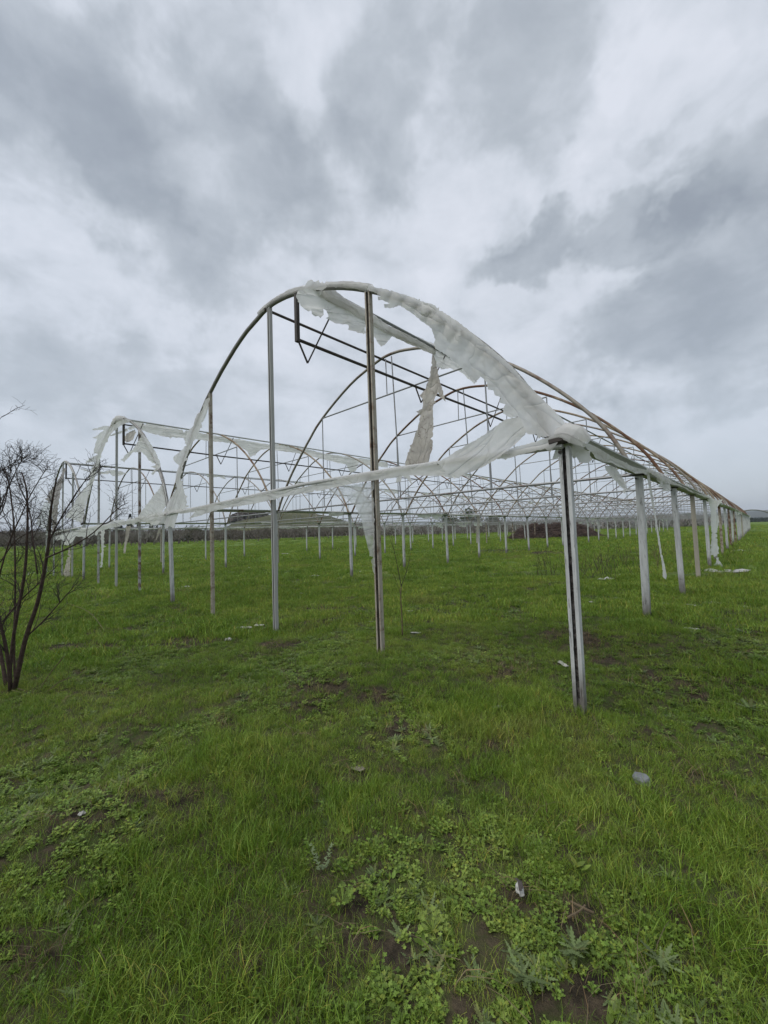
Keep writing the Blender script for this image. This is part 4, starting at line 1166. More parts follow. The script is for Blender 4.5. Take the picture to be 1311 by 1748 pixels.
# ------------------------------------------------------------------ grass and low weeds
def blades(n, rad, h0, h1, wid, seed, lean=0.5):
    rs = np.random.default_rng(seed); v = []; f = []
    for i in range(n):
        a = rs.uniform(0, 2 * math.pi); rr = rad * math.sqrt(rs.uniform(0, 1))
        x, y = rr * math.cos(a), rr * math.sin(a)
        h = rs.uniform(h0, h1); w = wid * rs.uniform(.7, 1.3)
        d = rs.uniform(0, 2 * math.pi); ld = rs.uniform(.1, lean) * h * 1.3
        dx, dy = math.cos(d), math.sin(d); sx, sy = -dy * w / 2, dx * w / 2
        if rs.random() < .5: sx, sy = dx * w / 2, dy * w / 2
        o = len(v)
        for t, k in ((0, 1), (.4, .9), (.75, .6)):
            bx, by, bz = x + dx * ld * t * t, y + dy * ld * t * t, h * (t - .18 * t * t * (ld / h))
            v += [(bx - sx * k, by - sy * k, bz), (bx + sx * k, by + sy * k, bz)]
        v.append((x + dx * ld, y + dy * ld, h * (1 - .3 * (ld / h))))
        f += [(o, o + 1, o + 3, o + 2), (o + 2, o + 3, o + 5, o + 4), (o + 4, o + 5, o + 6)]
    return v, f
def leaf_poly(kind, L, rs):
    """flat leaf outline in its own plane: x along the stalk"""
    if kind == 'lobed':
        n = 22; o = []
        for i in range(n + 1):
            a = -2.6 + 5.2 * i / n
            r = L * (0.42 + 0.58 * abs(math.cos(a * 2.2)) ** .8)
            o.append((L * .35 + r * math.cos(a) * .62, r * math.sin(a) * .66))
        return [(0, 0)] + o
    if kind == 'feather':
        o = []; m = 6
        up = [(0, 0)]
        for i in range(m):
            t = (i + .5) / m; w = L * .17 * math.sin(math.pi * (0.18 + .78 * t)) * rs.uniform(.8, 1.1)
            up += [(L * (t - .05), L * .035), (L * (t + .045), w), (L * (t + .085), L * .03)]
        return up + [(L * 1.05, 0)] + [(a, -b) for a, b in reversed(up[1:])]
    if kind == 'oval':
        return [(0, 0)] + [(L * t, L * .24 * math.sin(math.pi * t ** .8)) for t in (.2, .4, .6, .8)] + [(L, 0)] + [(L * t, -L * .24 * math.sin(math.pi * t ** .8)) for t in (.8, .6, .4, .2)]
def rosette(kind, n, L, h, seed, stalk=True):
    rs = np.random.default_rng(seed); v = []; f = []
    for i in range(n):
        a = rs.uniform(0, 2 * math.pi); el = rs.uniform(.1, .9) if kind != 'feather' else rs.uniform(.05, .5)
        d = np.array([math.cos(a) * math.cos(el), math.sin(a) * math.cos(el), math.sin(el)])
        side = np.array([-math.sin(a), math.cos(a), 0])
        l = L * rs.uniform(.6, 1.15)
        base = np.array([0, 0, 0.005]) + d * (h * rs.uniform(.4, 1.0) if kind == 'lobed' else 0) + rs.normal(0, .006, 3) * [1, 1, 0]
        tilt = rs.uniform(-.1, .5) if kind == 'lobed' else .1
        ld = np.array([math.cos(a) * math.cos(el - tilt), math.sin(a) * math.cos(el - tilt), math.sin(el - tilt)])
        if kind == 'lobed': ld = np.array([math.cos(a), math.sin(a), rs.uniform(-.25, .3)]); ld /= np.linalg.norm(ld)
        nr = np.cross(ld, side)
        o = leaf_poly(kind, l, rs); k0 = len(v)
        for (px, py) in o:
            v.append(tuple(base + ld * px + side * py - nr * (0.5 * py * py / l + .12 * px * px / l) * -1.0 * 0.6))
        v.append(tuple(base + ld * l * .45)); c = len(v) - 1
        m = len(o)
        f += [(k0 + j, k0 + (j + 1) % m, c) for j in range(m)]
        if kind == 'lobed':
            k1 = len(v); s2 = side * .0012
            v += [tuple(s2), tuple(-s2), tuple(base - s2), tuple(base + s2)]; f.append((k1, k1 + 1, k1 + 2, k1 + 3))
    return v, f

def give_tone(me, vf, seed):
    """every blade or leaf has a tone of its own"""
    rs_ = np.random.default_rng(seed); nv = len(vf[0]); comp = np.arange(nv)
    for q in vf[1]:
        k = min(comp[list(q)]); comp[list(q)] = k
    key = rs_.uniform(0, 1, nv)[comp]; key2 = rs_.uniform(0, 1, nv)[comp]
    t = 0.5 + 0.95 * key
    c = np.stack([t, t, t, np.ones(nv)], 1)
    st_ = (key2 < 0.05) & (nv > 200) & np.full(nv, seed < 1021)
    c[st_] = (2.0, 1.2, 1.6, 1.0)
    yl = (key2 > 0.85); c[yl] *= (1.25, 1.05, .9, 1)
    a_ = me.color_attributes.new('tone', 'FLOAT_COLOR', 'POINT'); a_.data.foreach_set('color', c.astype(np.float32).ravel())
SRC = bpy.data.collections.new('ground_cover_shapes')
def src(name, vf, m):
    me = bpy.data.meshes.new(name); me.from_pydata([tuple(map(float, q)) for q in vf[0]], [], vf[1]); me.materials.append(m); me.update()
    give_tone(me, vf, len(order) + 999)
    o = bpy.data.objects.new(name, me); SRC.objects.link(o); return o
KIN = {}
def kind(key, objs): KIN[key] = objs
order = []
def reg(key, vf, m):
    nm = 'shape_%03d' % len(order)
    src(nm, vf, m); KIN.setdefault(key, []).append(len(order)); order.append(nm)
for i in range(7): reg('fine', blades(52, .085, .025, .085, .0021, 10 + i, .9), M_GRASS)
for i in range(5): reg('tall', blades(50, .075, .045, .115, .0023, 30 + i, .75), M_GRASS)
for i in range(5): reg('mid', blades(60, .17, .05, .12, .0060, 50 + i, .7), M_GRASS)
for i in range(4): reg('far', blades(70, .5, .07, .16, .016, 70 + i, .8), M_GRASS)
for i in range(3): reg('straw', blades(16, .08, .03, .10, .0026, 90 + i, 1.6), M_STRAW)
for i in range(4): reg('lobed', rosette('lobed', 28, .0125, .036, 100 + i), M_WEED)
for i in range(4): reg('feather', rosette('feather', 16, .052, .0, 120 + i), M_WEED_GREY)
for i in range(3): reg('oval', rosette('oval', 7, .035, .0, 140 + i), M_WEED)
for i in range(3): reg('cover', rosette('lobed', 36, .0095, .026, 150 + i), M_WEED)

def scatter(name, label, X, Y, idx, scl, seed):
    rs = np.random.default_rng(seed)
    Zz = gz(X, Y)
    me = bpy.data.meshes.new(name)
    me.vertices.add(len(X)); me.vertices.foreach_set('co', np.stack([X, Y, Zz - .004], 1).astype(np.float32).ravel())
    a = me.attributes.new('shape', 'INT', 'POINT'); a.data.foreach_set('value', idx.astype(np.int32))
    a = me.attributes.new('size', 'FLOAT', 'POINT'); a.data.foreach_set('value', scl.astype(np.float32))
    a = me.attributes.new('turn', 'FLOAT_VECTOR', 'POINT')
    rot = np.stack([rs.normal(0, .13, len(X)), rs.normal(0, .13, len(X)), rs.uniform(0, 2 * math.pi, len(X))], 1)
    a.data.foreach_set('vector', rot.astype(np.float32).ravel())
    me.update()
    o = bpy.data.objects.new(name, me); COL.objects.link(o)
    ng = bpy.data.node_groups.new(name + '_scatter', 'GeometryNodeTree')
    ng.interface.new_socket('Geometry', in_out='INPUT', socket_type='NodeSocketGeometry')
    ng.interface.new_socket('Geometry', in_out='OUTPUT', socket_type='NodeSocketGeometry')
    N = ng.nodes; gi = N.new('NodeGroupInput'); go = N.new('NodeGroupOutput')
    ci = N.new('GeometryNodeCollectionInfo'); ci.inputs['Collection'].default_value = SRC; ci.inputs['Separate Children'].default_value = True; ci.inputs['Reset Children'].default_value = True
    ip = N.new('GeometryNodeInstanceOnPoints'); ip.inputs['Pick Instance'].default_value = True
    def na(nm, ty):
        q = N.new('GeometryNodeInputNamedAttribute'); q.data_type = ty; q.inputs['Name'].default_value = nm; return q.outputs['Attribute']
    L = ng.links
    L.new(gi.outputs[0], ip.inputs['Points']); L.new(ci.outputs[0], ip.inputs['Instance'])
    L.new(na('shape', 'INT'), ip.inputs['Instance Index']); L.new(na('size', 'FLOAT'), ip.inputs['Scale']); L.new(na('turn', 'FLOAT_VECTOR'), ip.inputs['Rotation'])
    L.new(ip.outputs[0], go.inputs[0])
    md = o.modifiers.new('scatter', 'NODES'); md.node_group = ng
    tag(o, label, 'grass' if 'grass' in name else 'weeds', kind='stuff')
    return o

AZ0 = math.atan2(CF[1], CF[0])
def ring(r0, r1, dens, half, rs):
    n = int(half * (r1 * r1 - r0 * r0) * dens)
    r = np.sqrt(rs.uniform(r0 * r0, r1 * r1, n)); a = AZ0 + rs.uniform(-half, half, n)
    return CAM[0] + r * np.cos(a), CAM[1] + r * np.sin(a), r
def weedfield(x, y):
    """where broad leaved weeds take over from grass"""
    w = 0.9 * sstep(.56, .74, fbm(x / 1.1 + 20, y / 1.1, 61, 3))
    for P, s in WEEDP:
        w = np.maximum(w, np.exp(-((x - P[0]) ** 2 + (y - P[1]) ** 2) / s ** 2) * (.55 + .7 * fbm(x / .25, y / .25, 63, 2)))
    return np.clip(w, 0, 1)
WEEDP = [(onZ([q])[0], s) for q, s in [((760, 1600), .36), ((690, 1700), .28), ((940, 1660), .36), ((1100, 1650), .32), ((700, 1500), .25), ((840, 1450), .3), ((120, 1330), .5), ((60, 1480), .4), ((1250, 1200), .8), ((260, 1120), .7), ((840, 1120), .4), ((760, 1120), .4), ((540, 1215), .3)]]
TALLP = [(onZ([q])[0], s) for q, s in [((390, 1290), .42), ((400, 1460), .34), ((480, 1350), .35), ((900, 1275), .38), ((730, 1215), .40), ((330, 1540), .3), ((1230, 1560), .35), ((600, 1370), .3), ((1105, 1075), .3), ((1150, 1400), .5)]]
def tallfield(x, y):
    w = 0.8 * sstep(.55, .70, fbm(x / .8 + 3, y / .8 + 31, 71, 3))
    for P, s in TALLP: w = np.maximum(w, np.exp(-((x - P[0]) ** 2 + (y - P[1]) ** 2) / s ** 2))
    return w
rs = np.random.default_rng(5)
def pick(key, n): return rs.choice(KIN[key], n)
GX, GY, GI, GS = [], [], [], []
WX, WY, WI, WS = [], [], [], []
for (r0, r1, dens, half) in ((0.5, 3.2, 430, 1.25), (3.2, 6.5, 370, 1.15), (6.5, 13, 110, 1.1), (13, 26, 22, 1.05), (26, 60, 4.5, 1.0), (60, 110, 1.0, 1.0)):
    x, y, r = ring(r0, r1, dens, half, rs)
    b = bare_contact_mask(x, y); w = weedfield(x, y); t = tallfield(x, y)
    keep = (rs.uniform(0, 1, len(x)) > b * .86) & (rs.uniform(0, 1, len(x)) > w * (.55 if r1 < 14 else .3))
    x1, y1, t1 = x[keep], y[keep], t[keep]
    if r1 <= 6.6:
        isT = rs.uniform(0, 1, len(x1)) < t1
        ii = np.where(isT, pick('tall', len(x1)), pick('fine', len(x1)))
        sc = rs.uniform(.55, 1.15, len(x1)) * (0.72 + .36 * t1) * (1 if r1 < 4 else 1.12)
    elif r1 <= 13: ii = pick('mid', len(x1)); sc = rs.uniform(.4, 1.25, len(x1)) * (.8 + .35 * t1)
    elif r1 <= 26: ii = pick('mid', len(x1)); sc = rs.uniform(.5, 1.8, len(x1)) * (.9 + .3 * t1)
    else: ii = pick('far', len(x1)); sc = rs.uniform(.4, 1.5, len(x1))
    GX.append(x1); GY.append(y1); GI.append(ii); GS.append(sc)
    if 14 < r1 < 61:
        k = rs.uniform(0, 1, len(x)) < .10
        GX.append(x[k]); GY.append(y[k]); GI.append(pick('straw', k.sum())); GS.append(rs.uniform(1.2, 2.6, k.sum()))
    # straw on the bare soil
    if r1 < 14:
        k = (rs.uniform(0, 1, len(x)) < (b * .8 + .03) * .4)
        GX.append(x[k]); GY.append(y[k]); GI.append(pick('straw', k.sum())); GS.append(rs.uniform(.6, 1.3, k.sum()))
        xw, yw, rw = ring(r0, r1, dens * .95, half, rs)
        w = weedfield(xw, yw); bb = bare_contact_mask(xw, yw)
        k = (rs.uniform(0, 1, len(xw)) < w + .05) & (rs.uniform(0, 1, len(xw)) > bb * .75)
        xw, yw, rw = xw[k], yw[k], rw[k]
        sel = fbm(xw / .35 + 50, yw / .35, 81, 3) + rs.normal(0, .06, len(xw))
        kk = np.where(sel < .46, pick('lobed', len(xw)), np.where(sel < .52, pick('cover', len(xw)), np.where(sel < .545, pick('oval', len(xw)), np.where(sel < .62, pick('feather', len(xw)), pick('cover', len(xw))))))
        WX.append(xw); WY.append(yw); WI.append(kk); WS.append(rs.uniform(.7, 1.25, len(xw)) * (1 if r1 < 6.6 else 1.25))
for r in range(4):
    for k in range(0, 13):
        n = (14 if k else 6) if r == 0 else 9
        a = rs.uniform(0, 6.28, n); d = np.abs(rs.normal(.06, .10, n))
        if r == 0 and k == 1: d *= 1.6
        GX.append(-r * BW + d * np.cos(a)); GY.append(k * SP + d * np.sin(a)); GI.append(pick('tall', n)); GS.append(rs.uniform(.8, 1.5, n) * (1.25 if (r == 0 and k == 1) else 1.0))
for b in range(3):
    for dx in (-2.4, -.03, 2.38):
        n = 10; a = rs.uniform(0, 6.28, n); d = np.abs(rs.normal(.05, .08, n))
        GX.append(-b * BW - HW + dx + d * np.cos(a)); GY.append(d * np.sin(a)); GI.append(pick('tall', n)); GS.append(rs.uniform(.7, 1.2, n))
scatter('field_grass', 'uneven tufted green grass covering the whole field', np.concatenate(GX), np.concatenate(GY), np.concatenate(GI), np.concatenate(GS), 1)
scatter('low_weeds', 'low broad leaved weeds growing through the grass', np.concatenate(WX), np.concatenate(WY), np.concatenate(WI), np.concatenate(WS), 2)

# single plants that stand out
def plant(px, parts_, label, name='weed_plant', cat='weed', m=None, rise=0.03):
    p = onZ([px])[0]; V = []; Fc = []; n0 = 0
    for (kd, n, L, h, sdd, dx, dy, sc) in parts_:
        v, f = rosette(kd, n, L, h, sdd)
        v = np.array(v) * sc + np.array([dx, dy, rise]) + p
        V.append(v); Fc += [tuple(i + n0 for i in q) for q in f]; n0 += len(v)
    VV = np.concatenate(V); o = mesh_obj(name, VV, Fc, m, None, p); give_tone(o.data, (VV, Fc), 5000); tag(o, label, cat); return o
def sprig(px, label):
    p = onZ([px])[0]; rs = np.random.default_rng(9); v = []; f = []
    for k in (-1, 1):
        for i in range(9):
            t = i / 8; c = p + np.array([CR[0], CR[1], 0]) * k * (.010 + .038 * t) + np.array([0, 0, .02 + .10 * t])
            for q in range(5):
                a = rs.uniform(0, 6.28); d = np.array([math.cos(a), math.sin(a), .35]); s = np.array([-math.sin(a), math.cos(a), 0]); l = .013 * (1.2 - .5 * t)
                o = len(v); v += [c, c + d * l * .6 + s * l * .35, c + d * l * 1.2, c + d * l * .6 - s * l * .35]; f.append((o, o + 1, o + 2, o + 3))
    o = mesh_obj('pale_sprig', np.array(v), f, M_PALE, None, p); tag(o, label, 'weed')
sprig((550, 1490), 'pale two stemmed sprig standing in the grass left of centre')
plant((980, 1640), [('feather', 18, .062, 0, 201, 0, 0, 1.0)], 'grey green thistle clump in the lower right foreground', m=M_WEED_GREY)
plant((900, 1690), [('feather', 18, .062, 0, 211, 0, 0, 1.0)], 'grey green thistle rosette at the bottom edge right of the bare soil', m=M_WEED_GREY)
plant((1130, 1660), [('feather', 16, .058, 0, 221, 0, 0, 1.0)], 'grey green thistle rosette near the lower right corner', m=M_WEED_GREY)
plant((585, 1555), [('lobed', 30, .018, .05, 231, 0, 0, 1.0)], 'small yellow green lobed weed left of the bare soil in front', m=M_WEED)
plant((740, 1605), [('lobed', 40, .017, .06, 241, 0, 0, 1.0)], 'bushy lobed weed beside the bare soil in front', m=M_WEED)
plant((985, 1495), [('oval', 8, .06, 0, 251, 0, 0, 1.0)], 'broad oval leaved weed behind the wrapper', m=M_WEED)
plant((1280, 1215), [('feather', 16, .09, 0, 261, 0, 0, 1.0)], 'silvery thistle patch at the right edge', m=M_WEED_GREY)
tg = MB()
for pxs in ([(975, 1555), (1000, 1568), (1015, 1575)], [(970, 1583), (990, 1572), (1000, 1562)]):
    q = onZ(pxs); q[:, 2] += .035; tg.tube(catmull(q, 3), .0035, 5)
tag(tg.build('fallen_twig', M_DRY, None, q[0]), 'crossed dry twigs lying in the weeds right of the wrapper', 'twig')

# ------------------------------------------------------------------ far field: trees, hill, rock, hoops, wood
def at(px, dist, z=None):
    d = ray([px])[0]; h = math.hypot(d[0], d[1]); t = dist / h
    P = CAM + t * d
    P[2] = gzs(P[0], P[1]) if z is None else z
    return P
def bare_tree_mesh(seed, h, spread):
    rs = np.random.default_rng(seed); tr = MB(); cr = MB()
    th = h * .22
    tr.tube([(0, 0, -.2), (rs.normal(0, .05), rs.normal(0, .05), th * .6), (0, 0, th)], [h * .035, h * .028, h * .026], 6)
    nl = 6
    for i in range(nl):
        a = i / nl * 6.283 + rs.uniform(0, .6); d = np.array([math.cos(a) * spread, math.sin(a) * spread, rs.uniform(.7, 1.2)]); d /= np.linalg.norm(d)
        pts = [np.array([0, 0, th * rs.uniform(.7, 1.0)])]; ln = h * rs.uniform(.55, .8)
        for s in range(5):
            d = d + rs.normal(0, .12, 3); d /= np.linalg.norm(d); pts.append(pts[-1] + d * ln / 5)
        tr.tube(pts[:3], [h * .014, h * .012, h * .010], 5)
        grow(cr, pts, h * .012, h * .004, rs, 2, h * .34, 7, .8, .3, (4, 3, 3), h * .0030, .25)
    return tr, cr
def mesh_only(mb, name, m):
    me = bpy.data.meshes.new(name); me.from_pydata(np.concatenate(mb.v).tolist(), [], mb.f); me.materials.append(m); me.update(); return me
TREES = []
for i in range(5):
    tr, cr = bare_tree_mesh(700 + i, 3.6, .9)
    TREES.append((mesh_only(tr, 'trunk', M_ORCH), mesh_only(cr, 'crown', M_ORCH), None))
TREES2 = [(a, mesh_copy, None) for a, b, c in TREES for mesh_copy in [b.copy()]]
for a, b, c in TREES2: b.materials[0] = M_ORCH2
def put(name, meshes, p, s, label, cat, group, rs):
    e = empty(name, p); e.rotation_euler = (0, 0, rs.uniform(0, 6.28)); e.scale = (s * rs.uniform(.9, 1.15), s * rs.uniform(.9, 1.15), s)
    tag(e, label, cat, group)
    for nm, me in meshes:
        if me is None: continue
        o = bpy.data.objects.new(nm, me); COL.objects.link(o); o.parent = e
    return e
rs = np.random.default_rng(91)
def horizon_y(x): return 910 - 0.0311 * (x - 655) - 0
for row, (dist, n, x0, x1, sc) in enumerate(((88, 52, -120, 900, 1.0), (97, 52, -120, 930, 1.1), (108, 46, -120, 980, 1.2), (120, 40, -150, 1000, 1.35))):
    for i in range(n):
        x = x0 + (x1 - x0) * (i + rs.uniform(.1, .9)) / n
        dd = dist * rs.uniform(.97, 1.03)
        p = at((x, horizon_y(x)), dd)
        s = sc * rs.uniform(.75, 1.15) * (1.0 if x < 620 else .85)
        T = TREES[rs.integers(5)] if rs.random() < (.75 if x < 620 else .45) else TREES2[rs.integers(5)]
        put('orchard_tree', (('trunk', T[0]), ('crown', T[1])), p, s, 'leafless orchard tree in the grey brown rows along the far field edge', 'orchard tree', 'bare orchard trees along the far field edge', rs)

def leaf_crown(n, rx, rz, zc, size, seed, shape='ball'):
    rs = np.random.default_rng(seed); v = []; f = []
    cl = rs.normal(0, 1, (9, 3)); cl /= np.linalg.norm(cl, axis=1, keepdims=True); cl *= rs.uniform(.3, .8, (9, 1))
    for i in range(n):
        if shape == 'cone':
            t = rs.uniform(0, 1) ** .7; a = rs.uniform(0, 6.28); r = rx * (1 - t) * rs.uniform(.5, 1.0)
            c = np.array([r * math.cos(a), r * math.sin(a), zc - rz + 2 * rz * t])
        else:
            q = cl[rs.integers(9)] + rs.normal(0, .27, 3)
            c = np.array([q[0] * rx, q[1] * rx, zc + q[2] * rz])
        a = rs.normal(0, 1, 3); a /= np.linalg.norm(a); b = np.cross(a, rs.normal(0, 1, 3)); b /= np.linalg.norm(b)
        s = size * rs.uniform(.6, 1.3); o = len(v)
        v += [c - a * s, c + b * s * .6, c + a * s, c - b * s * .6]; f.append((o, o + 1, o + 2, o + 3))
    return v, f
def mesh_vf(vf, name, m):
    me = bpy.data.meshes.new(name); me.from_pydata([tuple(map(float, q)) for q in vf[0]], [], vf[1]); me.materials.append(m); me.update(); return me
tk = MB(); tk.tube([(0, 0, -.3), (0, 0, 1.6)], [.16, .11], 6); ME_TK = mesh_only(tk, 'trunk', M_ORCH)
BUSH = [mesh_vf(leaf_crown(1500, 1.7, 1.5, 1.7, .16, 800 + i), 'crown', M_BUSH) for i in range(3)]
CONI = [mesh_vf(leaf_crown(1400, 1.5, 3.4, 3.8, .28, 820 + i, 'cone'), 'crown', M_CONIFER) for i in range(2)]
BLOS = [mesh_vf(leaf_crown(1300, 2.0, 1.5, 2.2, .085, 840 + i), 'blossom', M_BLOSSOM) for i in range(2)]
lb = ['round dark green tree showing above the far orchard under the middle span', 'pale green leafy tree seen past the inner posts at centre', 'broad green tree top above the far fence line', 'low green bush right of the far green tree', 'green bush at the far end inside the greenhouse']
for i, (x, d_, s) in enumerate([(328, 125, 1.5), (800, 130, 2.2), (770, 128, 1.9), (845, 128, 1.7), (620, 126, 1.2)]):
    p = at((x, horizon_y(x)), d_); put('leafy_tree', (('trunk', ME_TK), ('crown', BUSH[i % 3])), p, s, lb[i], 'tree', 'green trees beyond the orchard', rs)
for i, (x, d_, s) in enumerate([(205, 230, 1.5), (222, 235, 1.9), (236, 228, 1.4), (258, 240, 1.5), (196, 225, 1.2), (268, 236, 1.2), (181, 240, 1.3)]):
    p = at((x, horizon_y(x)), d_); put('conifer', (('trunk', ME_TK), ('crown', CONI[i % 2])), p, s, 'dark pointed conifer on the far left skyline', 'conifer', 'conifers on the far left skyline', rs)
for i, (x, d_, s) in enumerate([(655, 98, .95), (672, 95, 1.05), (690, 99, .95), (708, 96, .85), (640, 101, .8)]):
    p = at((x, horizon_y(x)), d_); put('blossom_tree', (('trunk', ME_TK), ('crown', TREES2[i % 5][1]), ('blossom', BLOS[i % 2])), p, s, 'small tree with whitish blossom seen past the rusty end post', 'blossom tree', 'whitish blossom trees in the orchard', rs)

# hedge and wood masses no one could count
def twig_mass(name, pts, h, depth, n, m, label, seed, size=.5):
    rs = np.random.default_rng(seed)
    pts = np.array(pts)
    t = rs.uniform(0, len(pts) - 1.001, n); a = t.astype(int); fr = (t - a)[:, None]
    p = pts[a] * (1 - fr) + pts[a + 1] * fr
    q = p[:, :2] + rs.normal(0, depth, (n, 2)); z = gz(q[:, 0], q[:, 1])
    hh = h * (0.55 + .6 * fbm(t * 3.1, t * 0 + 0.5, seed, 3))
    c = np.concatenate([q, (z + hh * rs.uniform(0, 1, n) ** 1.2)[:, None]], 1)
    d = np.stack([rs.normal(0, .5, n), rs.normal(0, .5, n), np.ones(n)], 1); d /= np.linalg.norm(d, axis=1, keepdims=True)
    s = np.cross(d, rs.normal(0, 1, (n, 3))); s /= np.linalg.norm(s, axis=1, keepdims=True)
    l = size * rs.uniform(.5, 1.4, n)[:, None]; w = l * .10
    v = np.stack([c - s * w, c + s * w, c + d * l], 1).reshape(-1, 3)
    ob = mesh_obj(name, v, np.arange(3 * n).reshape(-1, 3), m, None, pts[0]); tag(ob, label, 'hedge', kind='stuff'); return ob
twig_mass('far_hedge', [at((x, horizon_y(x)), 128) for x in (-250, -60, 150, 330, 500, 640)], 3.2, 2.5, 26000, M_ORCH, 'grey brown mass of bare hedge and scrub behind the orchard', 5, .9)
twig_mass('far_hedge', [at((x, horizon_y(x)), 112) for x in (620, 720, 820, 900, 1020, 1120, 1210)], 2.6, 2.5, 15000, M_ORCH2, 'pale grey mass of bare scrub along the far end of the field', 6, .9)
twig_mass('far_wood', [at((x, horizon_y(x)), 520) for x in (1230, 1300, 1400, 1600)], 4.0, 14, 12000, M_CONIFER, 'dark line of distant woods under the blue hills at right', 7, 1.4)
twig_mass('far_wood', [at((x, horizon_y(x)), 270) for x in (-300, 0, 150, 300)], 7.0, 6, 9000, M_ORCH, 'dark line of distant scrub on the left skyline', 8, 2.0)

# brush pile
bp = at((945, 905), 56)
bpo = empty('brush_pile', bp); tag(bpo, 'dark reddish brown pile of cut brush lying in the far grass', 'brush pile')
mb = MB(); rs = np.random.default_rng(44)
ax = np.array([CR[0], CR[1]]); ax /= np.linalg.norm(ax); ay = np.array([-ax[1], ax[0]])
nb = 5200
u = rs.uniform(-1, 1, nb); vv = rs.uniform(-1, 1, nb)
hh = 1.95 * np.maximum(0, 1 - u ** 4 * .9 - vv * vv * .8) * (.75 + .4 * vnoise(u * 4 + 9, vv * 4 + 3, 7))
cc = bp[None, :2] + ax * u[:, None] * 5.4 + ay * vv[:, None] * 2.6
zz = gz(cc[:, 0], cc[:, 1]) + hh * rs.uniform(0, 1, nb) ** .5
dd_ = rs.normal(0, 1, (nb, 3)) * np.array([1, 1, .5]); dd_ /= np.linalg.norm(dd_, axis=1, keepdims=True); dd_ *= rs.uniform(.3, .8, (nb, 1))
p0 = np.concatenate([cc, zz[:, None]], 1)
mb.add(np.stack([p0 - dd_ + (0, 0, .02), p0 + (0, 0, .05), p0 + dd_, p0 - (0, 0, .03)], 1), np.arange(4 * nb).reshape(-1, 4).tolist())
mb.build('sticks', M_BRUSH, bpo, bp)

# hill with rock crown
def mound(name, px0, px1, dist, prof, depth, m, label, seed, rough=.4):
    """ridge profile given as heights along a line, falling away to both sides"""
    A = at((px0, horizon_y(px0)), dist, 0); B = at((px1, horizon_y(px1)), dist, 0)
    n = 90; k = 30
    t = np.linspace(0, 1, n); P = A + (B - A) * t[:, None]
    h = np.interp(t, [q[0] for q in prof], [q[1] for q in prof])
    out = P[:, :2] - CAM[:2]; out /= np.linalg.norm(out, axis=1, keepdims=True)
    sj = np.linspace(-1, 1, k)
    xy = P[:, None, :2] + out[:, None] * sj[None, :, None] * depth
    z = h[:, None] * np.maximum(0, np.cos(sj * math.pi / 2))[None] ** 1.3 - 0.6 + rough * (fbm(xy[..., 0] / 9, xy[..., 1] / 9, seed, 4) - .5) * 2
    v = np.concatenate([xy, z[..., None]], 2).reshape(-1, 3)
    f = [(i * k + j, i * k + j + 1, (i + 1) * k + j + 1, (i + 1) * k + j) for i in range(n - 1) for j in range(k - 1)]
    o = mesh_obj(name, v, f, m, None, ((A + B) / 2), smooth=True); tag(o, label, kind='structure'); return o
M_HILL = plain('hillside_pasture', (0.055, 0.062, 0.03), (0.105, 0.105, 0.055), 0.06, 0.95, .5, 1.0)
M_HILL2 = plain('yellowish_slope', (0.085, 0.10, 0.03), (0.13, 0.14, 0.045), 0.12, 0.95, .5, 1.0)
# heights: (ridge y in the photograph -> metres above the plain)
def hts(lst, dist, x0, x1):
    o = []
    for x, y in lst:
        d = ray([(x, y)])[0]; o.append(((x - x0) / (x1 - x0), CAM[2] + d[2] / math.hypot(d[0], d[1]) * dist + .6))
    return o
mound('hill', 360, 660, 300, hts([(360, 915), (385, 900), (400, 890), (430, 884), (470, 877), (500, 874), (520, 875), (560, 883), (595, 892), (625, 900), (660, 912)], 300, 360, 660), 70, M_HILL, 'low green brown hill sloping down to the right', 3)
mound('hill', 330, 640, 205, hts([(330, 921), (380, 903), (430, 899), (490, 898), (560, 899), (600, 904), (640, 912)], 205, 330, 640), 40, M_HILL2, 'yellowish green lower slope below the hill', 4, .25)
def rock(px, py, wpx, hpx, dist, seed, label):
    rs = np.random.default_rng(seed)
    P = CAM + ray([(px, py)])[0] * (dist / math.hypot(*ray([(px, py)])[0][:2]))
    w = wpx / F_PX * dist * 1.05; h = hpx / F_PX * dist * 1.15
    bm = bmesh.new(); bmesh.ops.create_icosphere(bm, subdivisions=5, radius=1.0)
    C = np.array([v.co for v in bm.verts])
    n1 = np.abs(2 * fbm(C[:, 0] * 3.5 + 5, C[:, 1] * 3.5 + C[:, 2] * 4.2, seed, 4) - 1); n2 = fbm(C[:, 0] * 1.3 + 2, C[:, 1] + C[:, 2] * 1.3 + 9, seed + 4, 2)
    K = .75 + .5 * n2 - .35 * n1
    C[:, 2] = np.maximum(-.5, np.sign(C[:, 2]) * np.abs(C[:, 2]) ** .55)
    C *= K[:, None]
    for v, c in zip(bm.verts, C): v.co = Vector(c)
    me = bpy.data.meshes.new('rock_outcrop'); bm.to_mesh(me); bm.free(); me.materials.append(M_ROCK)
    o = bpy.data.objects.new('rock_outcrop', me); COL.objects.link(o); o.location = P; o.scale = (w / 2, w / 3, h / 2)
    o.rotation_euler = (0, 0, -YAW); tag(o, label, 'rock')
rock(425, 886, 62, 22, 290, 5, 'broad craggy brown rock outcrop crowning the left of the hill')
rock(443, 882, 34, 16, 286, 9, 'smaller rough rock just right on the rocky hill crest')

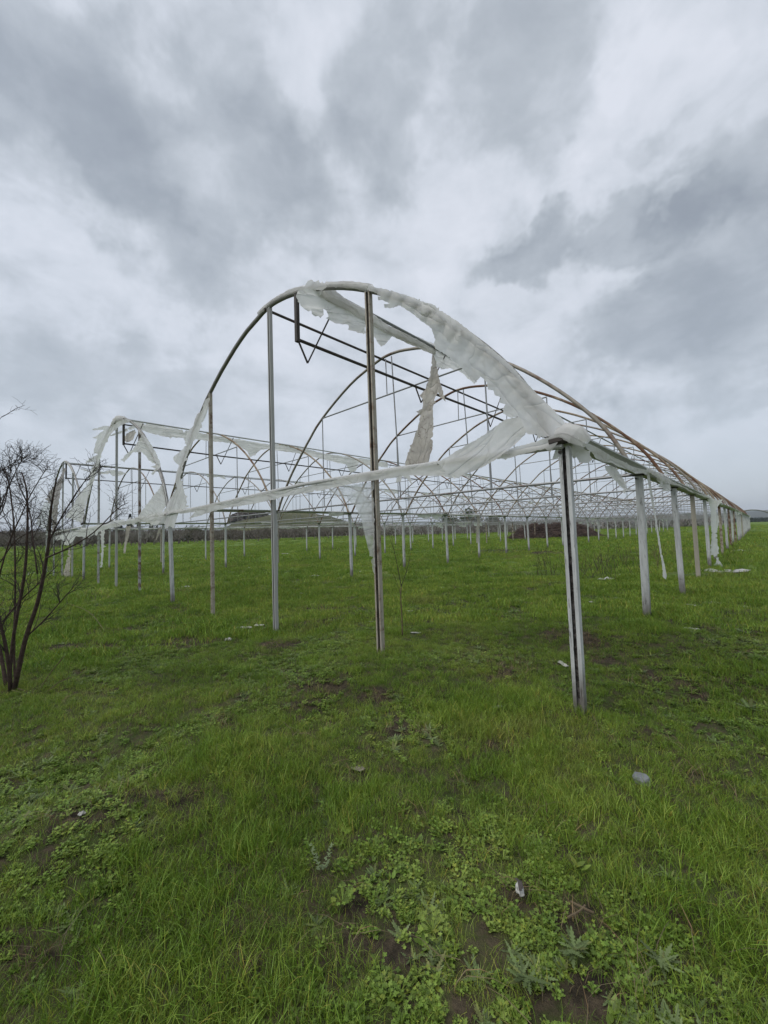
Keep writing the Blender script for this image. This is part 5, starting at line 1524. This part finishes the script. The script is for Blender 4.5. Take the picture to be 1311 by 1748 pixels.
# collapsed low tunnels at the far end: bare hoops
def hoops(px, dist, n, ang, label, seed):
    p = at((px, horizon_y(px)), dist); rs = np.random.default_rng(seed)
    e = empty('tunnel_frame', p); tag(e, label, 'tunnel frame')
    dr = np.array([math.cos(ang), math.sin(ang)]); sd = np.array([-dr[1], dr[0]])
    for i in range(n):
        c = p[:2] + dr * i * 1.6; z = gzs(c[0], c[1])
        pts = [(c[0] + sd[0] * 3.2 * math.cos(a) + rs.normal(0, .03), c[1] + sd[1] * 3.2 * math.cos(a), z - .1 + 2.9 * math.sin(a)) for a in np.linspace(0, math.pi, 15)]
        t = MB(); t.tube(pts, .045, 5); t.build('hoop', M_TIE, e, (c[0], c[1], z), smooth=True)
    t = MB(); t.tube([(p[0], p[1], gzs(p[0], p[1]) + 2.8), (p[0] + dr[0] * 1.6 * (n - 1), p[1] + dr[1] * 1.6 * (n - 1), gzs(p[0], p[1]) + 2.8)], .035, 5); t.build('ridge_rail', M_TIE, e, p)
hoops(1125, 92, 9, 1.9, 'bare low tunnel hoops beyond the greenhouse left of the third right post', 1)
hoops(1175, 95, 9, 1.8, 'bare low tunnel hoops beyond the greenhouse behind the third and fourth right posts', 2)
hoops(1284, 84, 6, 1.57, 'small hoops past the far end of the right wall', 3)

# far blue hills
def far_ridge():
    v = []; n = 160; f = []
    for i in range(n):
        t = i / (n - 1); x = 1080 + t * 900
        d = ray([(x, 880)])[0]; d = d / math.hypot(d[0], d[1])
        h = 62 + 55 * sstep(.1, .55, t) * 1 + 22 * (fbm(t * 9, .3, 12, 4) - .5)
        h *= sstep(0, .12, t)
        for r, k in ((3000, 0), (3400, .8), (3700, 1), (4200, 0)):
            v.append((CAM[0] + d[0] * r, CAM[1] + d[1] * r, h * k - (4 if k == 0 else 0)))
    for i in range(n - 1):
        for j in range(3): f.append((i * 4 + j, i * 4 + j + 1, (i + 1) * 4 + j + 1, (i + 1) * 4 + j))
    o = mesh_obj('far_hills', v, f, plain('distant_hillside', (0.05, 0.06, 0.04), (0.08, 0.085, 0.06), 0.004, 1.0), None, v[0], smooth=True)
    tag(o, 'low distant hills fading blue at right', kind='structure')
far_ridge()

# the air that makes them fade
def haze():
    mb = MB(); mb.box((-6400, -6400, -14), (6400, 6400, 190))
    m, n, out = mat('pale_haze')
    pv = n.n('ShaderNodeVolumePrincipled', ins={'Color': (0.75, 0.83, 0.95, 1), 'Density': HAZE, 'Anisotropy': 0.2})
    n.link(pv.outputs[0], out.inputs['Volume'])
    o = mb.build('haze', m, None, (0, 0, 0)); tag(o, 'thin pale haze in the air over the whole field', 'haze', kind='stuff')
HAZE = 0.00016
if HAZE: haze()
